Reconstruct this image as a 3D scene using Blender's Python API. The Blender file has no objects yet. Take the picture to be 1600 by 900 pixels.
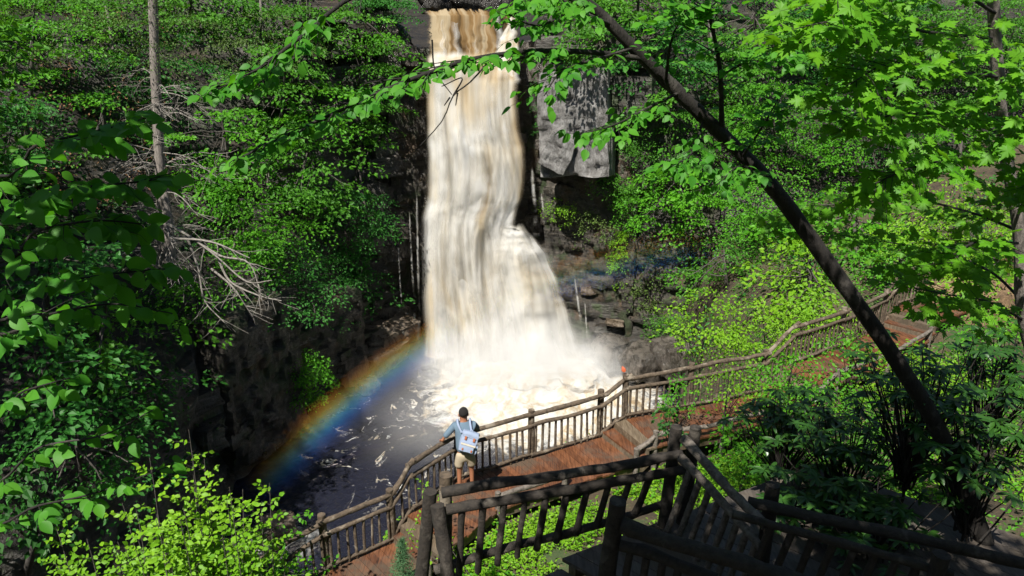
import bpy, math, random
import numpy as np
from mathutils import Vector, Matrix
from mathutils.bvhtree import BVHTree

random.seed(7); RNG = np.random.default_rng(7)
scene = bpy.context.scene
COL = scene.collection
R = math.radians

# ------------------------------------------------------------------ camera
PITCH = R(-18.0); CAM_Z = 14.0; FPX = 1156.0          # pixels of a 1600 x 900 picture
cam_data = bpy.data.cameras.new('camera'); cam_data.sensor_width = 36.0
cam_data.lens = FPX * 36.0 / 1600.0; cam_data.clip_end = 400; cam_data.clip_start = 0.05
cam = bpy.data.objects.new('camera', cam_data); COL.objects.link(cam)
cam.location = (0, 0, CAM_Z); cam.rotation_euler = (R(90) + PITCH, 0, 0)
scene.camera = cam

# ------------------------------------------------------------------ sky, sun, exposure
SUN_EL, SUN_AZ = R(54.5), R(27.0)                       # light travels 27 degrees to the right of forward
LIGHT = Vector((math.sin(SUN_AZ) * math.cos(SUN_EL), math.cos(SUN_AZ) * math.cos(SUN_EL), -math.sin(SUN_EL)))
world = bpy.data.worlds.new('World'); scene.world = world; world.use_nodes = True
wn = world.node_tree.nodes; wl = world.node_tree.links
sky = wn.new('ShaderNodeTexSky'); sky.sky_type = 'NISHITA'; sky.sun_disc = False
sky.sun_elevation = SUN_EL; sky.sun_rotation = R(207)
wl.new(sky.outputs[0], wn['Background'].inputs['Color']); wn['Background'].inputs['Strength'].default_value = 0.05
sd = bpy.data.lights.new('sun', 'SUN'); sd.energy = 5.0; sd.angle = R(0.5); sd.color = (1.0, 0.95, 0.86)
sun = bpy.data.objects.new('sun', sd); COL.objects.link(sun); sun.location = (-20, -40, 60)
sun.rotation_euler = LIGHT.to_track_quat('-Z', 'Y').to_euler()
vs = scene.view_settings; vs.view_transform = 'Standard'; vs.look = 'None'; vs.gamma = 1.0
vs.use_curve_mapping = False; vs.exposure = 0.95
scene.render.engine = 'CYCLES'
cy = scene.cycles
cy.max_bounces = 5; cy.diffuse_bounces = 2; cy.glossy_bounces = 2; cy.transmission_bounces = 3
cy.transparent_max_bounces = 16; cy.volume_bounces = 1
cy.volume_step_rate = 1.0; cy.volume_max_steps = 64; cy.use_denoising = True; cy.adaptive_threshold = 0.025
cy.sample_clamp_indirect = 4.0; cy.caustics_reflective = False; cy.caustics_refractive = False

# ------------------------------------------------------------------ places seen in the photograph
CP, SP = math.cos(PITCH), math.sin(PITCH)
def ray(px, py):
    x = (px - 800) / FPX; y = -(py - 450) / FPX
    return Vector((x, CP - y * SP, SP + y * CP))
def at(px, py, Y):
    r = ray(px, py); return Vector((0, 0, CAM_Z)) + r * (Y / r.y)
def atz(px, py, z):
    r = ray(px, py); return Vector((0, 0, CAM_Z)) + r * ((z - CAM_Z) / r.z)
def proj(p):
    p = np.atleast_2d(np.asarray(p, float)); dz = p[:, 2] - CAM_Z
    d = p[:, 1] * CP + dz * SP; u = -p[:, 1] * SP + dz * CP
    d = np.where(d < 0.05, 0.05, d)
    return 800 + FPX * p[:, 0] / d, 450 - FPX * u / d, d

# ------------------------------------------------------------------ numeric noise
def _hash(i, j, k):
    n = (i * 374761393 + j * 668265263 + k * 2147483647 + 1274126177) & 0xFFFFFFFF
    n = ((n ^ (n >> 13)) * 1274126177) & 0xFFFFFFFF
    return ((n ^ (n >> 16)) & 0xFFFF) / 65535.0
def vnoise(x, y, z):
    x, y, z = np.broadcast_arrays(np.asarray(x, float), np.asarray(y, float), np.asarray(z, float))
    i, j, k = np.floor(x).astype(np.int64), np.floor(y).astype(np.int64), np.floor(z).astype(np.int64)
    fx, fy, fz = x - i, y - j, z - k
    fx, fy, fz = [f * f * (3 - 2 * f) for f in (fx, fy, fz)]
    def h(a, b, c): return _hash(i + a, j + b, k + c)
    x00 = h(0,0,0)*(1-fx)+h(1,0,0)*fx; x10 = h(0,1,0)*(1-fx)+h(1,1,0)*fx
    x01 = h(0,0,1)*(1-fx)+h(1,0,1)*fx; x11 = h(0,1,1)*(1-fx)+h(1,1,1)*fx
    return (x00*(1-fy)+x10*fy)*(1-fz)+(x01*(1-fy)+x11*fy)*fz
def fbm(x, y, z, o=4):
    s = 0; a = 0.5; f = 1.0
    for n in range(o):
        s = s + a * (vnoise(np.asarray(x)*f+17*n, np.asarray(y)*f, np.asarray(z)*f) - 0.5); a *= 0.5; f *= 2.03
    return s * 2
def sstep(a, b, x):
    t = np.clip((np.asarray(x, float) - a) / (b - a), 0, 1); return t * t * (3 - 2 * t)

# ------------------------------------------------------------------ objects and meshes
def tag(o, label=None, cat=None, group=None, kind=None):
    if label: o['label'] = label
    if cat: o['category'] = cat
    if group: o['group'] = group
    if kind: o['kind'] = kind
    return o
def empty(name, loc=(0, 0, 0)):
    o = bpy.data.objects.new(name, None); COL.objects.link(o); o.location = loc; o.empty_display_size = 0.2
    return o
def thing(name, loc, label, cat, group=None, kind=None):
    return tag(empty(name, loc), label, cat, group, kind)
def link(name, me, parent=None, matrix=None):
    o = bpy.data.objects.new(name, me); COL.objects.link(o)
    if parent is not None:
        o.parent = parent
        o.matrix_parent_inverse = parent.matrix_basis.inverted()      # every parent's own basis is its place in the world
    if matrix is not None: o.matrix_basis = matrix
    return o
def np_mesh(name, verts, faces, mat, smooth=False):
    """faces: an (n,3) or (n,4) array, or a list of such arrays"""
    me = bpy.data.meshes.new(name)
    if not isinstance(faces, list): faces = [faces]
    faces = [np.asarray(f, np.int32) for f in faces if len(f)]
    verts = np.asarray(verts, np.float32)
    me.vertices.add(len(verts)); me.vertices.foreach_set('co', verts.ravel())
    li = np.concatenate([f.ravel() for f in faces]); tot = np.concatenate([np.full(len(f), f.shape[1], np.int32) for f in faces])
    st = np.concatenate([[0], np.cumsum(tot)[:-1]]).astype(np.int32)
    me.loops.add(len(li)); me.loops.foreach_set('vertex_index', li)
    me.polygons.add(len(tot)); me.polygons.foreach_set('loop_start', st); me.polygons.foreach_set('loop_total', tot)
    me.polygons.foreach_set('use_smooth', np.full(len(tot), bool(smooth)))
    if mat: me.materials.append(mat)
    me.update(calc_edges=True)
    return me
class MB:
    """collects shapes into one mesh"""
    def __init__(s): s.v = []; s.f3 = []; s.f4 = []; s.n = 0
    def add(s, v, f):
        v = np.asarray(v, float); f = np.asarray(f, np.int32) + s.n
        s.v.append(v); (s.f3 if f.shape[1] == 3 else s.f4).append(f); s.n += len(v)
    def tube(s, pts, rad, sides=7, wob=0.0, seed=0, cap=True):
        pts = np.array([tuple(p) for p in pts], float); n = len(pts)
        rad = np.broadcast_to(np.asarray(rad, float), (n,)) if np.ndim(rad) < 1 or len(np.atleast_1d(rad)) == n else np.interp(np.linspace(0, 1, n), np.linspace(0, 1, len(rad)), rad)
        tan = np.gradient(pts, axis=0); tan /= np.linalg.norm(tan, axis=1)[:, None] + 1e-9
        ref = np.array([0, 0, 1.0]) if abs(tan[:, 2]).mean() < 0.8 else np.array([1.0, 0.13, 0])
        a = np.cross(tan, ref); a /= np.linalg.norm(a, axis=1)[:, None] + 1e-9
        b = np.cross(tan, a)
        th = np.linspace(0, 2 * np.pi, sides, endpoint=False)
        rr = rad[:, None] * np.ones(sides)
        if wob:
            rr = rr * (1 + wob * (vnoise(np.arange(n)[:, None] * 0.9 + seed * 3.1, np.cos(th)[None] * 1.6 + 5, np.sin(th)[None] * 1.6 + seed) - 0.5) * 2)
        v = pts[:, None] + rr[..., None] * (np.cos(th)[None, :, None] * a[:, None] + np.sin(th)[None, :, None] * b[:, None])
        i = np.arange(n - 1)[:, None] * sides; j = np.arange(sides)[None]; k = (j + 1) % sides
        f = np.stack([i + j, i + k, i + sides + k, i + sides + j], -1).reshape(-1, 4)
        s.add(v.reshape(-1, 3), f[:, ::-1])
        if cap:
            for e in (0, n - 1):
                ring = v[e]; c = ring.mean(0)
                vv = np.vstack([ring, c]); jj = np.arange(sides)
                ff = np.stack([jj, (jj + 1) % sides, np.full(sides, sides)], -1)
                s.add(vv, ff if e == 0 else ff[:, ::-1])
    def prism(s, quad_top, thick):
        """a plank: four corner points of its top, thickness downward"""
        q = np.array([tuple(p) for p in quad_top], float); lo = q - np.array([0, 0, thick])
        s.add(np.vstack([q, lo]), [[0,1,2,3],[7,6,5,4],[0,4,5,1],[1,5,6,2],[2,6,7,3],[3,7,4,0]])
    def mesh(s, name, mat, smooth=False):
        fs = []
        if s.f4: fs.append(np.concatenate(s.f4))
        if s.f3: fs.append(np.concatenate(s.f3))
        return np_mesh(name, np.concatenate(s.v), fs, mat, smooth)
    def build(s, name, mat, parent=None, smooth=False):
        return link(name, s.mesh(name, mat, smooth), parent)
def curve_pts(pts, n=12):
    """a smooth path through points"""
    p = np.array([tuple(q) for q in pts], float)
    if len(p) == 2:
        t = np.linspace(0, 1, n)[:, None]; return p[0] * (1 - t) + p[1] * t
    ext = np.vstack([2 * p[0] - p[1], p, 2 * p[-1] - p[-2]]); out = []
    per = max(2, n // (len(p) - 1))
    for i in range(1, len(ext) - 2):
        t = np.linspace(0, 1, per, endpoint=False)[:, None]
        a, b, c, d = ext[i-1], ext[i], ext[i+1], ext[i+2]
        out.append(0.5 * (2*b + (c-a)*t + (2*a-5*b+4*c-d)*t**2 + (-a+3*b-3*c+d)*t**3))
    out.append(p[-1:]); return np.vstack(out)
def rough_path(a, b, amp, n=8, seed=0):
    a = np.array(tuple(a)); b = np.array(tuple(b)); t = np.linspace(0, 1, n)[:, None]
    p = a * (1 - t) + b * t; L = np.linalg.norm(b - a)
    off = np.stack([vnoise(t[:, 0] * max(1.5, L * 1.3) + seed * 7.3, k * 3.7, seed) - 0.5 for k in range(3)], 1) * 2 * amp
    return p + off * np.clip(np.minimum(t, 1 - t) * 6, 0.25, 1)

# ------------------------------------------------------------------ materials
def mat(name):
    m = bpy.data.materials.new(name); m.use_nodes = True
    nt = m.node_tree; nt.nodes.clear(); out = nt.nodes.new('ShaderNodeOutputMaterial')
    return m, nt, out
def N(nt, t, **kw):
    n = nt.nodes.new(t)
    for k, v in kw.items():
        if k in n.inputs: n.inputs[k].default_value = v
        else: setattr(n, k, v)
    return n
def ramp(nt, fac, stops, interp='LINEAR'):
    r = nt.nodes.new('ShaderNodeValToRGB'); e = r.color_ramp.elements; r.color_ramp.interpolation = interp
    while len(e) < len(stops): e.new(0.5)
    for i, (p, c) in enumerate(stops):
        e[i].position = p; e[i].color = (*c, 1) if len(c) == 3 else c
    nt.links.new(fac, r.inputs[0]); return r
def noise_tex(nt, scale, detail=4, rough=0.55, vec=None, dist=0.0):
    n = nt.nodes.new('ShaderNodeTexNoise'); n.inputs['Scale'].default_value = scale
    n.inputs['Detail'].default_value = detail; n.inputs['Roughness'].default_value = rough; n.inputs['Distortion'].default_value = dist
    if vec is not None: nt.links.new(vec, n.inputs['Vector'])
    return n
def mapping(nt, vec, scale=(1, 1, 1), rot=(0, 0, 0), loc=(0, 0, 0)):
    m = nt.nodes.new('ShaderNodeMapping'); m.inputs['Scale'].default_value = scale
    m.inputs['Rotation'].default_value = rot; m.inputs['Location'].default_value = loc
    nt.links.new(vec, m.inputs['Vector']); return m.outputs[0]
def math_n(nt, op, a, b=None, clamp=False):
    n = nt.nodes.new('ShaderNodeMath'); n.operation = op; n.use_clamp = clamp
    for i, v in enumerate((a, b)):
        if v is None: continue
        if isinstance(v, (int, float)): n.inputs[i].default_value = v
        else: nt.links.new(v, n.inputs[i])
    return n.outputs[0]
def mixc(nt, fac, a, b, mode='MIX'):
    n = nt.nodes.new('ShaderNodeMix'); n.data_type = 'RGBA'; n.blend_type = mode
    for sock, v in ((n.inputs[0], fac), (n.inputs[6], a), (n.inputs[7], b)):
        if isinstance(v, (int, float)): sock.default_value = v
        elif isinstance(v, tuple): sock.default_value = (*v, 1)
        else: nt.links.new(v, sock)
    return n.outputs[2]
def map_range(nt, v, a, b, c=0.0, d=1.0, smooth=True):
    n = nt.nodes.new('ShaderNodeMapRange'); n.interpolation_type = 'SMOOTHSTEP' if smooth else 'LINEAR'
    n.inputs[1].default_value = a; n.inputs[2].default_value = b; n.inputs[3].default_value = c; n.inputs[4].default_value = d
    nt.links.new(v, n.inputs[0]); return n.outputs[0]
def bump(nt, h, strength, dist=0.05):
    b = nt.nodes.new('ShaderNodeBump'); b.inputs['Strength'].default_value = strength; b.inputs['Distance'].default_value = dist
    nt.links.new(h, b.inputs['Height']); return b.outputs[0]
def geo_pos(nt): return nt.nodes.new('ShaderNodeNewGeometry').outputs['Position']

def leaf_mat(name, dark, light, trans, tfac=0.35, rough=0.5, spec=0.22):
    m, nt, out = mat(name)
    g = nt.nodes.new('ShaderNodeNewGeometry'); oi = nt.nodes.new('ShaderNodeObjectInfo')
    rnd = math_n(nt, 'FRACT', math_n(nt, 'ADD', g.outputs['Random Per Island'], oi.outputs['Random']))
    big = noise_tex(nt, 0.55, 2, 0.5, g.outputs['Position'])
    f = math_n(nt, 'ADD', math_n(nt, 'MULTIPLY', rnd, 0.6), math_n(nt, 'MULTIPLY', map_range(nt, big.outputs[0], 0.3, 0.7), 0.4))
    c = mixc(nt, f, dark, light)
    ct = mixc(nt, f, tuple(x * 0.8 for x in trans), trans)
    p = N(nt, 'ShaderNodeBsdfPrincipled', Roughness=rough); p.inputs['Specular IOR Level'].default_value = spec
    nt.links.new(c, p.inputs['Base Color'])
    t = nt.nodes.new('ShaderNodeBsdfTranslucent'); nt.links.new(ct, t.inputs['Color'])
    mx = nt.nodes.new('ShaderNodeMixShader'); mx.inputs[0].default_value = tfac
    nt.links.new(p.outputs[0], mx.inputs[1]); nt.links.new(t.outputs[0], mx.inputs[2]); nt.links.new(mx.outputs[0], out.inputs[0])
    return m
M = {}
M['leaf_mid'] = leaf_mat('leaf_mid', (0.0294, 0.1134, 0.0105), (0.0805, 0.2415, 0.0172), (0.121, 0.363, 0.0132))
M['leaf_fresh'] = leaf_mat('leaf_fresh', (0.0357, 0.1575, 0.0084), (0.0978, 0.3047, 0.0138), (0.154, 0.462, 0.0132))
M['leaf_lime'] = leaf_mat('leaf_lime', (0.0788, 0.2205, 0.0084), (0.184, 0.3565, 0.0161), (0.264, 0.506, 0.0132))
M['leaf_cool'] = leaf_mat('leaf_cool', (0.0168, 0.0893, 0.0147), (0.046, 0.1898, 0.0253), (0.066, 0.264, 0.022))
M['leaf_hemlock'] = leaf_mat('leaf_hemlock', (0.040, 0.085, 0.018), (0.095, 0.150, 0.030), (0.10, 0.17, 0.02), 0.2)
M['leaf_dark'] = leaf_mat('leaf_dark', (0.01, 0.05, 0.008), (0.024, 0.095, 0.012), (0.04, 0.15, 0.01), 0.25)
M['leaf_maple'] = leaf_mat('leaf_maple', (0.0473, 0.189, 0.0084), (0.1323, 0.3335, 0.0138), (0.209, 0.517, 0.0132), 0.42)
M['leaf_near'] = leaf_mat('leaf_near', (0.0294, 0.1522, 0.0126), (0.092, 0.2875, 0.0207), (0.132, 0.462, 0.0132), 0.42)
M['leaf_rhodo'] = leaf_mat('leaf_rhodo', (0.015, 0.055, 0.009), (0.036, 0.105, 0.014), (0.04, 0.14, 0.02), 0.15, 0.35, 0.5)
M['leaf_litter'] = leaf_mat('leaf_litter', (0.12, 0.06, 0.03), (0.30, 0.17, 0.09), (0.2, 0.1, 0.05), 0.15, 0.7)
M['leaf_orange'] = leaf_mat('leaf_orange', (0.42, 0.075, 0.025), (0.45, 0.09, 0.03), (0.5, 0.12, 0.03), 0.3)

def rock_mat():
    m, nt, out = mat('rock')
    g = nt.nodes.new('ShaderNodeNewGeometry'); pos = g.outputs['Position']
    strata = noise_tex(nt, 1.0, 6, 0.6, mapping(nt, pos, (0.45, 0.45, 3.2)))
    pat = noise_tex(nt, 0.5, 5, 0.6, pos); fine = noise_tex(nt, 7.0, 6, 0.65, pos)
    c = ramp(nt, strata.outputs[0], [(0.25, (0.010, 0.009, 0.008)), (0.48, (0.036, 0.033, 0.028)), (0.62, (0.075, 0.07, 0.062)), (0.8, (0.15, 0.14, 0.13))])
    c2 = mixc(nt, map_range(nt, pat.outputs[0], 0.52, 0.68), c.outputs[0], (0.05, 0.036, 0.024))
    moss = math_n(nt, 'MULTIPLY', map_range(nt, noise_tex(nt, 0.9, 6, 0.7, mapping(nt, pos, (1, 1, 0.6), loc=(4, 2, 9))).outputs[0], 0.5, 0.62), 0.8)
    c3 = mixc(nt, moss, c2, (0.030, 0.050, 0.014))
    # soil and fallen leaves on walkable slopes, blackened to stand in for shade
    sx = nt.nodes.new('ShaderNodeSeparateXYZ'); nt.links.new(g.outputs['True Normal'], sx.inputs[0])
    lit = ramp(nt, noise_tex(nt, 5.0, 5, 0.7, pos).outputs[0], [(0.3, (0.004, 0.003, 0.002)), (0.5, (0.010, 0.008, 0.005)), (0.7, (0.032, 0.021, 0.012))])
    c4 = mixc(nt, map_range(nt, sx.outputs[2], 0.42, 0.66), c3, lit.outputs[0])
    p = N(nt, 'ShaderNodeBsdfPrincipled')
    nt.links.new(c4, p.inputs['Base Color'])
    nt.links.new(map_range(nt, pat.outputs[0], 0.35, 0.6, 0.45, 0.85), p.inputs['Roughness'])
    h = math_n(nt, 'ADD', math_n(nt, 'MULTIPLY', strata.outputs[0], 1.0), math_n(nt, 'MULTIPLY', fine.outputs[0], 0.45))
    nt.links.new(bump(nt, h, 0.9, 0.25), p.inputs['Normal'])
    nt.links.new(p.outputs[0], out.inputs[0]); return m
M['rock'] = rock_mat()
def slab_mat(name, lo, mid, hi, rough=(0.35, 0.7)):
    m, nt, out = mat(name); pos = geo_pos(nt)
    a = noise_tex(nt, 1.6, 9, 0.72, mapping(nt, pos, (1.6, 1.6, 0.7)), 0.4); b = noise_tex(nt, 11, 8, 0.75, mapping(nt, pos, (1.5, 1.5, 0.6)))
    v = math_n(nt, 'ADD', math_n(nt, 'MULTIPLY', a.outputs[0], 0.6), math_n(nt, 'MULTIPLY', b.outputs[0], 0.4))
    c = ramp(nt, v, [(0.36, lo), (0.48, mid), (0.62, hi)])
    p = N(nt, 'ShaderNodeBsdfPrincipled'); nt.links.new(c.outputs[0], p.inputs['Base Color'])
    nt.links.new(map_range(nt, a.outputs[0], 0.4, 0.6, *rough), p.inputs['Roughness'])
    nt.links.new(bump(nt, v, 1.0, 0.18), p.inputs['Normal']); nt.links.new(p.outputs[0], out.inputs[0]); return m
M['slab'] = slab_mat('slab', (0.025, 0.023, 0.021), (0.125, 0.12, 0.115), (0.28, 0.275, 0.27))
M['wet_rock'] = slab_mat('wet_rock', (0.012, 0.011, 0.010), (0.05, 0.043, 0.035), (0.15, 0.13, 0.11), (0.18, 0.45))
def strata_mat():
    m, nt, out = mat('strata'); pos = geo_pos(nt)
    warp = noise_tex(nt, 0.6, 4, 0.6, pos); wv = nt.nodes.new('ShaderNodeVectorMath'); wv.operation = 'MULTIPLY_ADD'; nt.links.new(warp.outputs[1], wv.inputs[0]); wv.inputs[1].default_value = (.5, .5, .5); nt.links.new(pos, wv.inputs[2])
    a = noise_tex(nt, 1.0, 8, 0.7, mapping(nt, wv.outputs[0], (0.7, 0.7, 5.5))); f = noise_tex(nt, 6.0, 8, 0.75, pos); g = noise_tex(nt, 0.8, 6, 0.65, pos)
    v = math_n(nt, 'ADD', math_n(nt, 'MULTIPLY', a.outputs[0], 0.55), math_n(nt, 'MULTIPLY', f.outputs[0], 0.45))
    c = ramp(nt, v, [(0.38, (0.008, 0.007, 0.006)), (0.50, (0.034, 0.029, 0.023)), (0.58, (0.075, 0.064, 0.05)), (0.68, (0.17, 0.155, 0.135))])
    c2 = mixc(nt, math_n(nt, 'MULTIPLY', map_range(nt, g.outputs[0], 0.5, 0.6), 0.8), c.outputs[0], (0.022, 0.036, 0.010)); c3 = mixc(nt, math_n(nt, 'MULTIPLY', map_range(nt, noise_tex(nt, 1.1, 5, 0.6, mapping(nt, pos, loc=(7, 3, 5))).outputs[0], 0.55, 0.66), 0.7), c2, (0.07, 0.042, 0.02))
    p = N(nt, 'ShaderNodeBsdfPrincipled'); nt.links.new(c3, p.inputs['Base Color']); nt.links.new(map_range(nt, g.outputs[0], 0.35, 0.55, 0.22, 0.75), p.inputs['Roughness'])
    nt.links.new(bump(nt, v, 1.0, 0.22), p.inputs['Normal']); nt.links.new(p.outputs[0], out.inputs[0]); return m
M['strata'] = strata_mat()
M['lip_rock_shaded'] = slab_mat('lip_rock_shaded', (0.006, 0.006, 0.006), (0.016, 0.014, 0.012), (0.05, 0.046, 0.042), (0.15, 0.4))  # wet rock with the shadow behind the lip put into its colour
M['earth'] = slab_mat('earth', (0.05, 0.03, 0.016), (0.17, 0.105, 0.055), (0.33, 0.23, 0.135), (0.7, 0.9))
M['bank_rock'] = slab_mat('bank_rock', (0.03, 0.022, 0.015), (0.10, 0.075, 0.05), (0.24, 0.20, 0.16), (0.25, 0.6))

def soil_mat():
    m, nt, out = mat('soil'); pos = geo_pos(nt)
    a = noise_tex(nt, 1.2, 6, 0.6, pos); b = noise_tex(nt, 12, 5, 0.7, pos)
    c = ramp(nt, a.outputs[0], [(0.35, (0.025, 0.018, 0.011)), (0.5, (0.055, 0.040, 0.022)), (0.62, (0.040, 0.065, 0.018))])
    c2 = mixc(nt, map_range(nt, b.outputs[0], 0.52, 0.7), c.outputs[0], (0.13, 0.085, 0.05))
    p = N(nt, 'ShaderNodeBsdfPrincipled', Roughness=0.9); nt.links.new(c2, p.inputs['Base Color'])
    nt.links.new(bump(nt, b.outputs[0], 0.8, 0.08), p.inputs['Normal']); nt.links.new(p.outputs[0], out.inputs[0]); return m
M['soil'] = soil_mat()
def bark_mat(name, lo, hi, patch=None, vert=True):
    m, nt, out = mat(name)
    tc = nt.nodes.new('ShaderNodeTexCoord').outputs['Object']
    a = noise_tex(nt, 1.0, 6, 0.7, mapping(nt, tc, (22, 22, 5) if vert else (14, 14, 14))); b = noise_tex(nt, 3.2, 4, 0.6, tc)
    c = ramp(nt, a.outputs[0], [(0.32, lo), (0.66, hi)]).outputs[0]
    if patch: c = mixc(nt, map_range(nt, b.outputs[0], 0.56, 0.64), c, patch)
    p = N(nt, 'ShaderNodeBsdfPrincipled', Roughness=0.85); nt.links.new(c, p.inputs['Base Color'])
    nt.links.new(bump(nt, a.outputs[0], 0.9, 0.03), p.inputs['Normal']); nt.links.new(p.outputs[0], out.inputs[0]); return m
M['bark'] = bark_mat('bark', (0.022, 0.019, 0.016), (0.085, 0.074, 0.064))
M['bark_dark'] = bark_mat('bark_dark', (0.004, 0.003, 0.0025), (0.018, 0.014, 0.011), (0.042, 0.037, 0.032))  # near black: the leaning trunk's shade is put into this bark colour
M['bark_grey'] = bark_mat('bark_grey', (0.09, 0.08, 0.07), (0.24, 0.21, 0.19))
M['deadwood'] = bark_mat('deadwood', (0.085, 0.077, 0.068), (0.26, 0.24, 0.215), vert=False)
M['log'] = bark_mat('log', (0.026, 0.018, 0.012), (0.125, 0.092, 0.062), (0.18, 0.15, 0.115), vert=False)
M['log_shaded'] = bark_mat('log_shaded', (0.008, 0.006, 0.005), (0.034, 0.027, 0.021), (0.058, 0.05, 0.041), vert=False)  # the same logs with the foreground shade put into the colour
M['log_weathered'] = bark_mat('log_weathered', (0.04, 0.032, 0.026), (0.19, 0.165, 0.14), vert=False)
def plank_mat(name, lo, mid, hi):
    m, nt, out = mat(name); pos = geo_pos(nt); oi = nt.nodes.new('ShaderNodeObjectInfo')
    g = noise_tex(nt, 1.0, 6, 0.65, mapping(nt, pos, (34, 2.6, 10), rot=(0, 0, R(-32)))); w = noise_tex(nt, 1.3, 4, 0.6, pos)
    v = math_n(nt, 'ADD', math_n(nt, 'MULTIPLY', g.outputs[0], 0.86), math_n(nt, 'MULTIPLY', oi.outputs['Random'], 0.14))
    c = ramp(nt, v, [(0.30, lo), (0.50, mid), (0.68, hi)])
    c2 = mixc(nt, math_n(nt, 'MULTIPLY', map_range(nt, w.outputs[0], 0.5, 0.66), 0.75), c.outputs[0], (0.062, 0.048, 0.032))
    p = N(nt, 'ShaderNodeBsdfPrincipled'); nt.links.new(c2, p.inputs['Base Color'])
    nt.links.new(map_range(nt, w.outputs[0], 0.4, 0.6, 0.42, 0.75), p.inputs['Roughness'])
    nt.links.new(bump(nt, g.outputs[0], 0.25, 0.01), p.inputs['Normal']); nt.links.new(p.outputs[0], out.inputs[0]); return m
M['plank'] = plank_mat('plank', (0.022, 0.009, 0.005), (0.092, 0.036, 0.016), (0.175, 0.072, 0.032))
M['plank_grey'] = plank_mat('plank_grey', (0.035, 0.026, 0.017), (0.10, 0.075, 0.05), (0.17, 0.135, 0.095))
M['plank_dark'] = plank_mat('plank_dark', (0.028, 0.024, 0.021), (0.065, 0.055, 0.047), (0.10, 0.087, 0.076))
def plain(name, c, rough=0.8, var=0.25, scale=30):
    m, nt, out = mat(name); tc = nt.nodes.new('ShaderNodeTexCoord').outputs['Object']
    n = noise_tex(nt, scale, 3, 0.6, tc)
    col = mixc(nt, n.outputs[0], tuple(x * (1 - var) for x in c), tuple(min(1, x * (1 + var)) for x in c))
    p = N(nt, 'ShaderNodeBsdfPrincipled', Roughness=rough); nt.links.new(col, p.inputs['Base Color'])
    nt.links.new(bump(nt, n.outputs[0], 0.3, 0.01), p.inputs['Normal']); nt.links.new(p.outputs[0], out.inputs[0]); return m
M['skin'] = plain('skin', (0.25, 0.105, 0.055), 0.55, 0.08)
M['hair'] = plain('hair', (0.006, 0.005, 0.0045), 0.95, 0.4, 120)
M['shirt'] = plain('shirt', (0.088, 0.135, 0.185), 0.9, 0.12, 20)
M['shorts'] = plain('shorts', (0.34, 0.285, 0.205), 0.9, 0.08, 20)
M['shoe'] = plain('shoe', (0.10, 0.12, 0.15), 0.7)
M['pack'] = plain('pack', (0.22, 0.27, 0.38), 0.9, 0.12, 25)
M['pack_trim'] = plain('pack_trim', (0.42, 0.39, 0.33), 0.8, 0.1)
M['leather'] = plain('leather', (0.30, 0.09, 0.035), 0.6, 0.1)

# ------------------------------------------------------------------ terrain: gorge walls
WALL = np.array([  # x, y of the foot, cliff height, lean-back at the top of the cliff, slope above
    (-17, -14, 4, 1, .9), (-12.5, 0, 4, 1, .9), (-10.0, 10, 4, 1, .95), (-9.3, 17, 4.6, .9, 1.0), (-9.5, 22, 5.2, .7, 1.0),
    (-8.6, 26, 5.2, .8, 1.1), (-7.2, 29.8, 7, 1.2, 1.3), (-5.9, 33, 12, 1.5, 1.7), (-4.9, 34.8, 17, 1.2, 1.7), (-4.1, 35.9, 14.0, 1.0, .10),
    (0.7, 35.9, 14.0, 1.0, .10), (1.5, 34.8, 17, .8, 1.7), (3.2, 33.9, 15.5, .2, 1.6), (5.6, 33.0, 13.5, .4, 1.5), (7.4, 32.2, 9, .8, 1.3),
    (10, 30.8, 7, 1, 1.05), (14, 29.8, 6, 1, .95), (20, 29, 6, 1, .9), (28, 26, 7, 1, .9), (38, 16, 7, 1, .9)])
def make_wall():
    seg = np.linalg.norm(np.diff(WALL[:, :2], axis=0), axis=1); s = np.concatenate([[0], np.cumsum(seg)])
    ss = np.arange(0, s[-1], 0.2); W = np.stack([np.interp(ss, s, WALL[:, k]) for k in range(5)], 1)
    k = np.ones(5) / 5
    for c in (0, 1):
        W[:, c] = np.convolve(np.pad(W[:, c], 2, 'edge'), k, 'valid')
    t = np.gradient(W[:, :2], axis=0)
    for c in (0, 1): t[:, c] = np.convolve(np.pad(t[:, c], 10, 'edge'), np.ones(21) / 21, 'valid')
    t /= np.linalg.norm(t, axis=1)[:, None]; nrm = np.stack([-t[:, 1], t[:, 0]], 1)       # away from the gorge
    zz = np.concatenate([np.arange(-1.2, 16, 0.16), np.linspace(16, 30, 40)])
    hc, o1, sl = W[:, 2][:, None], W[:, 3][:, None], W[:, 4][:, None]; Z = zz[None] * np.ones((len(ss), 1))
    off = np.where(Z < hc, o1 * Z / hc, o1 + (Z - hc) / sl)
    off = np.minimum(off, 46)
    X = W[:, 0][:, None] + nrm[:, 0][:, None] * off; Y = W[:, 1][:, None] + nrm[:, 1][:, None] * off
    led = np.round((Z + 0.5 * fbm(ss[:, None] * 0.12, Z * 0.1, 3.0)) * 1.15) # rock beds
    d = 0.55 * (_hash(led.astype(np.int64), (ss[:, None] * 0.35 + led * 2.7).astype(np.int64), 5) - 0.5) + 0.9 * fbm(X * .35, Y * .35, Z * .35, 4) + 0.25 * fbm(X * 1.7, Y * 1.7, Z * 1.7, 3)
    X = X + nrm[:, 0][:, None] * d; Y = Y + nrm[:, 1][:, None] * d; Z = Z + 0.35 * fbm(X * .4 + 9, Y * .4, Z * .2, 3)
    n, mrow = X.shape; v = np.stack([X, Y, Z], -1).reshape(-1, 3)
    i = np.arange(n - 1)[:, None] * mrow; j = np.arange(mrow - 1)[None]
    f = np.stack([i + j, i + mrow + j, i + mrow + j + 1, i + j + 1], -1).reshape(-1, 4)
    return v, f
wall_v, wall_f = make_wall()
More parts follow.
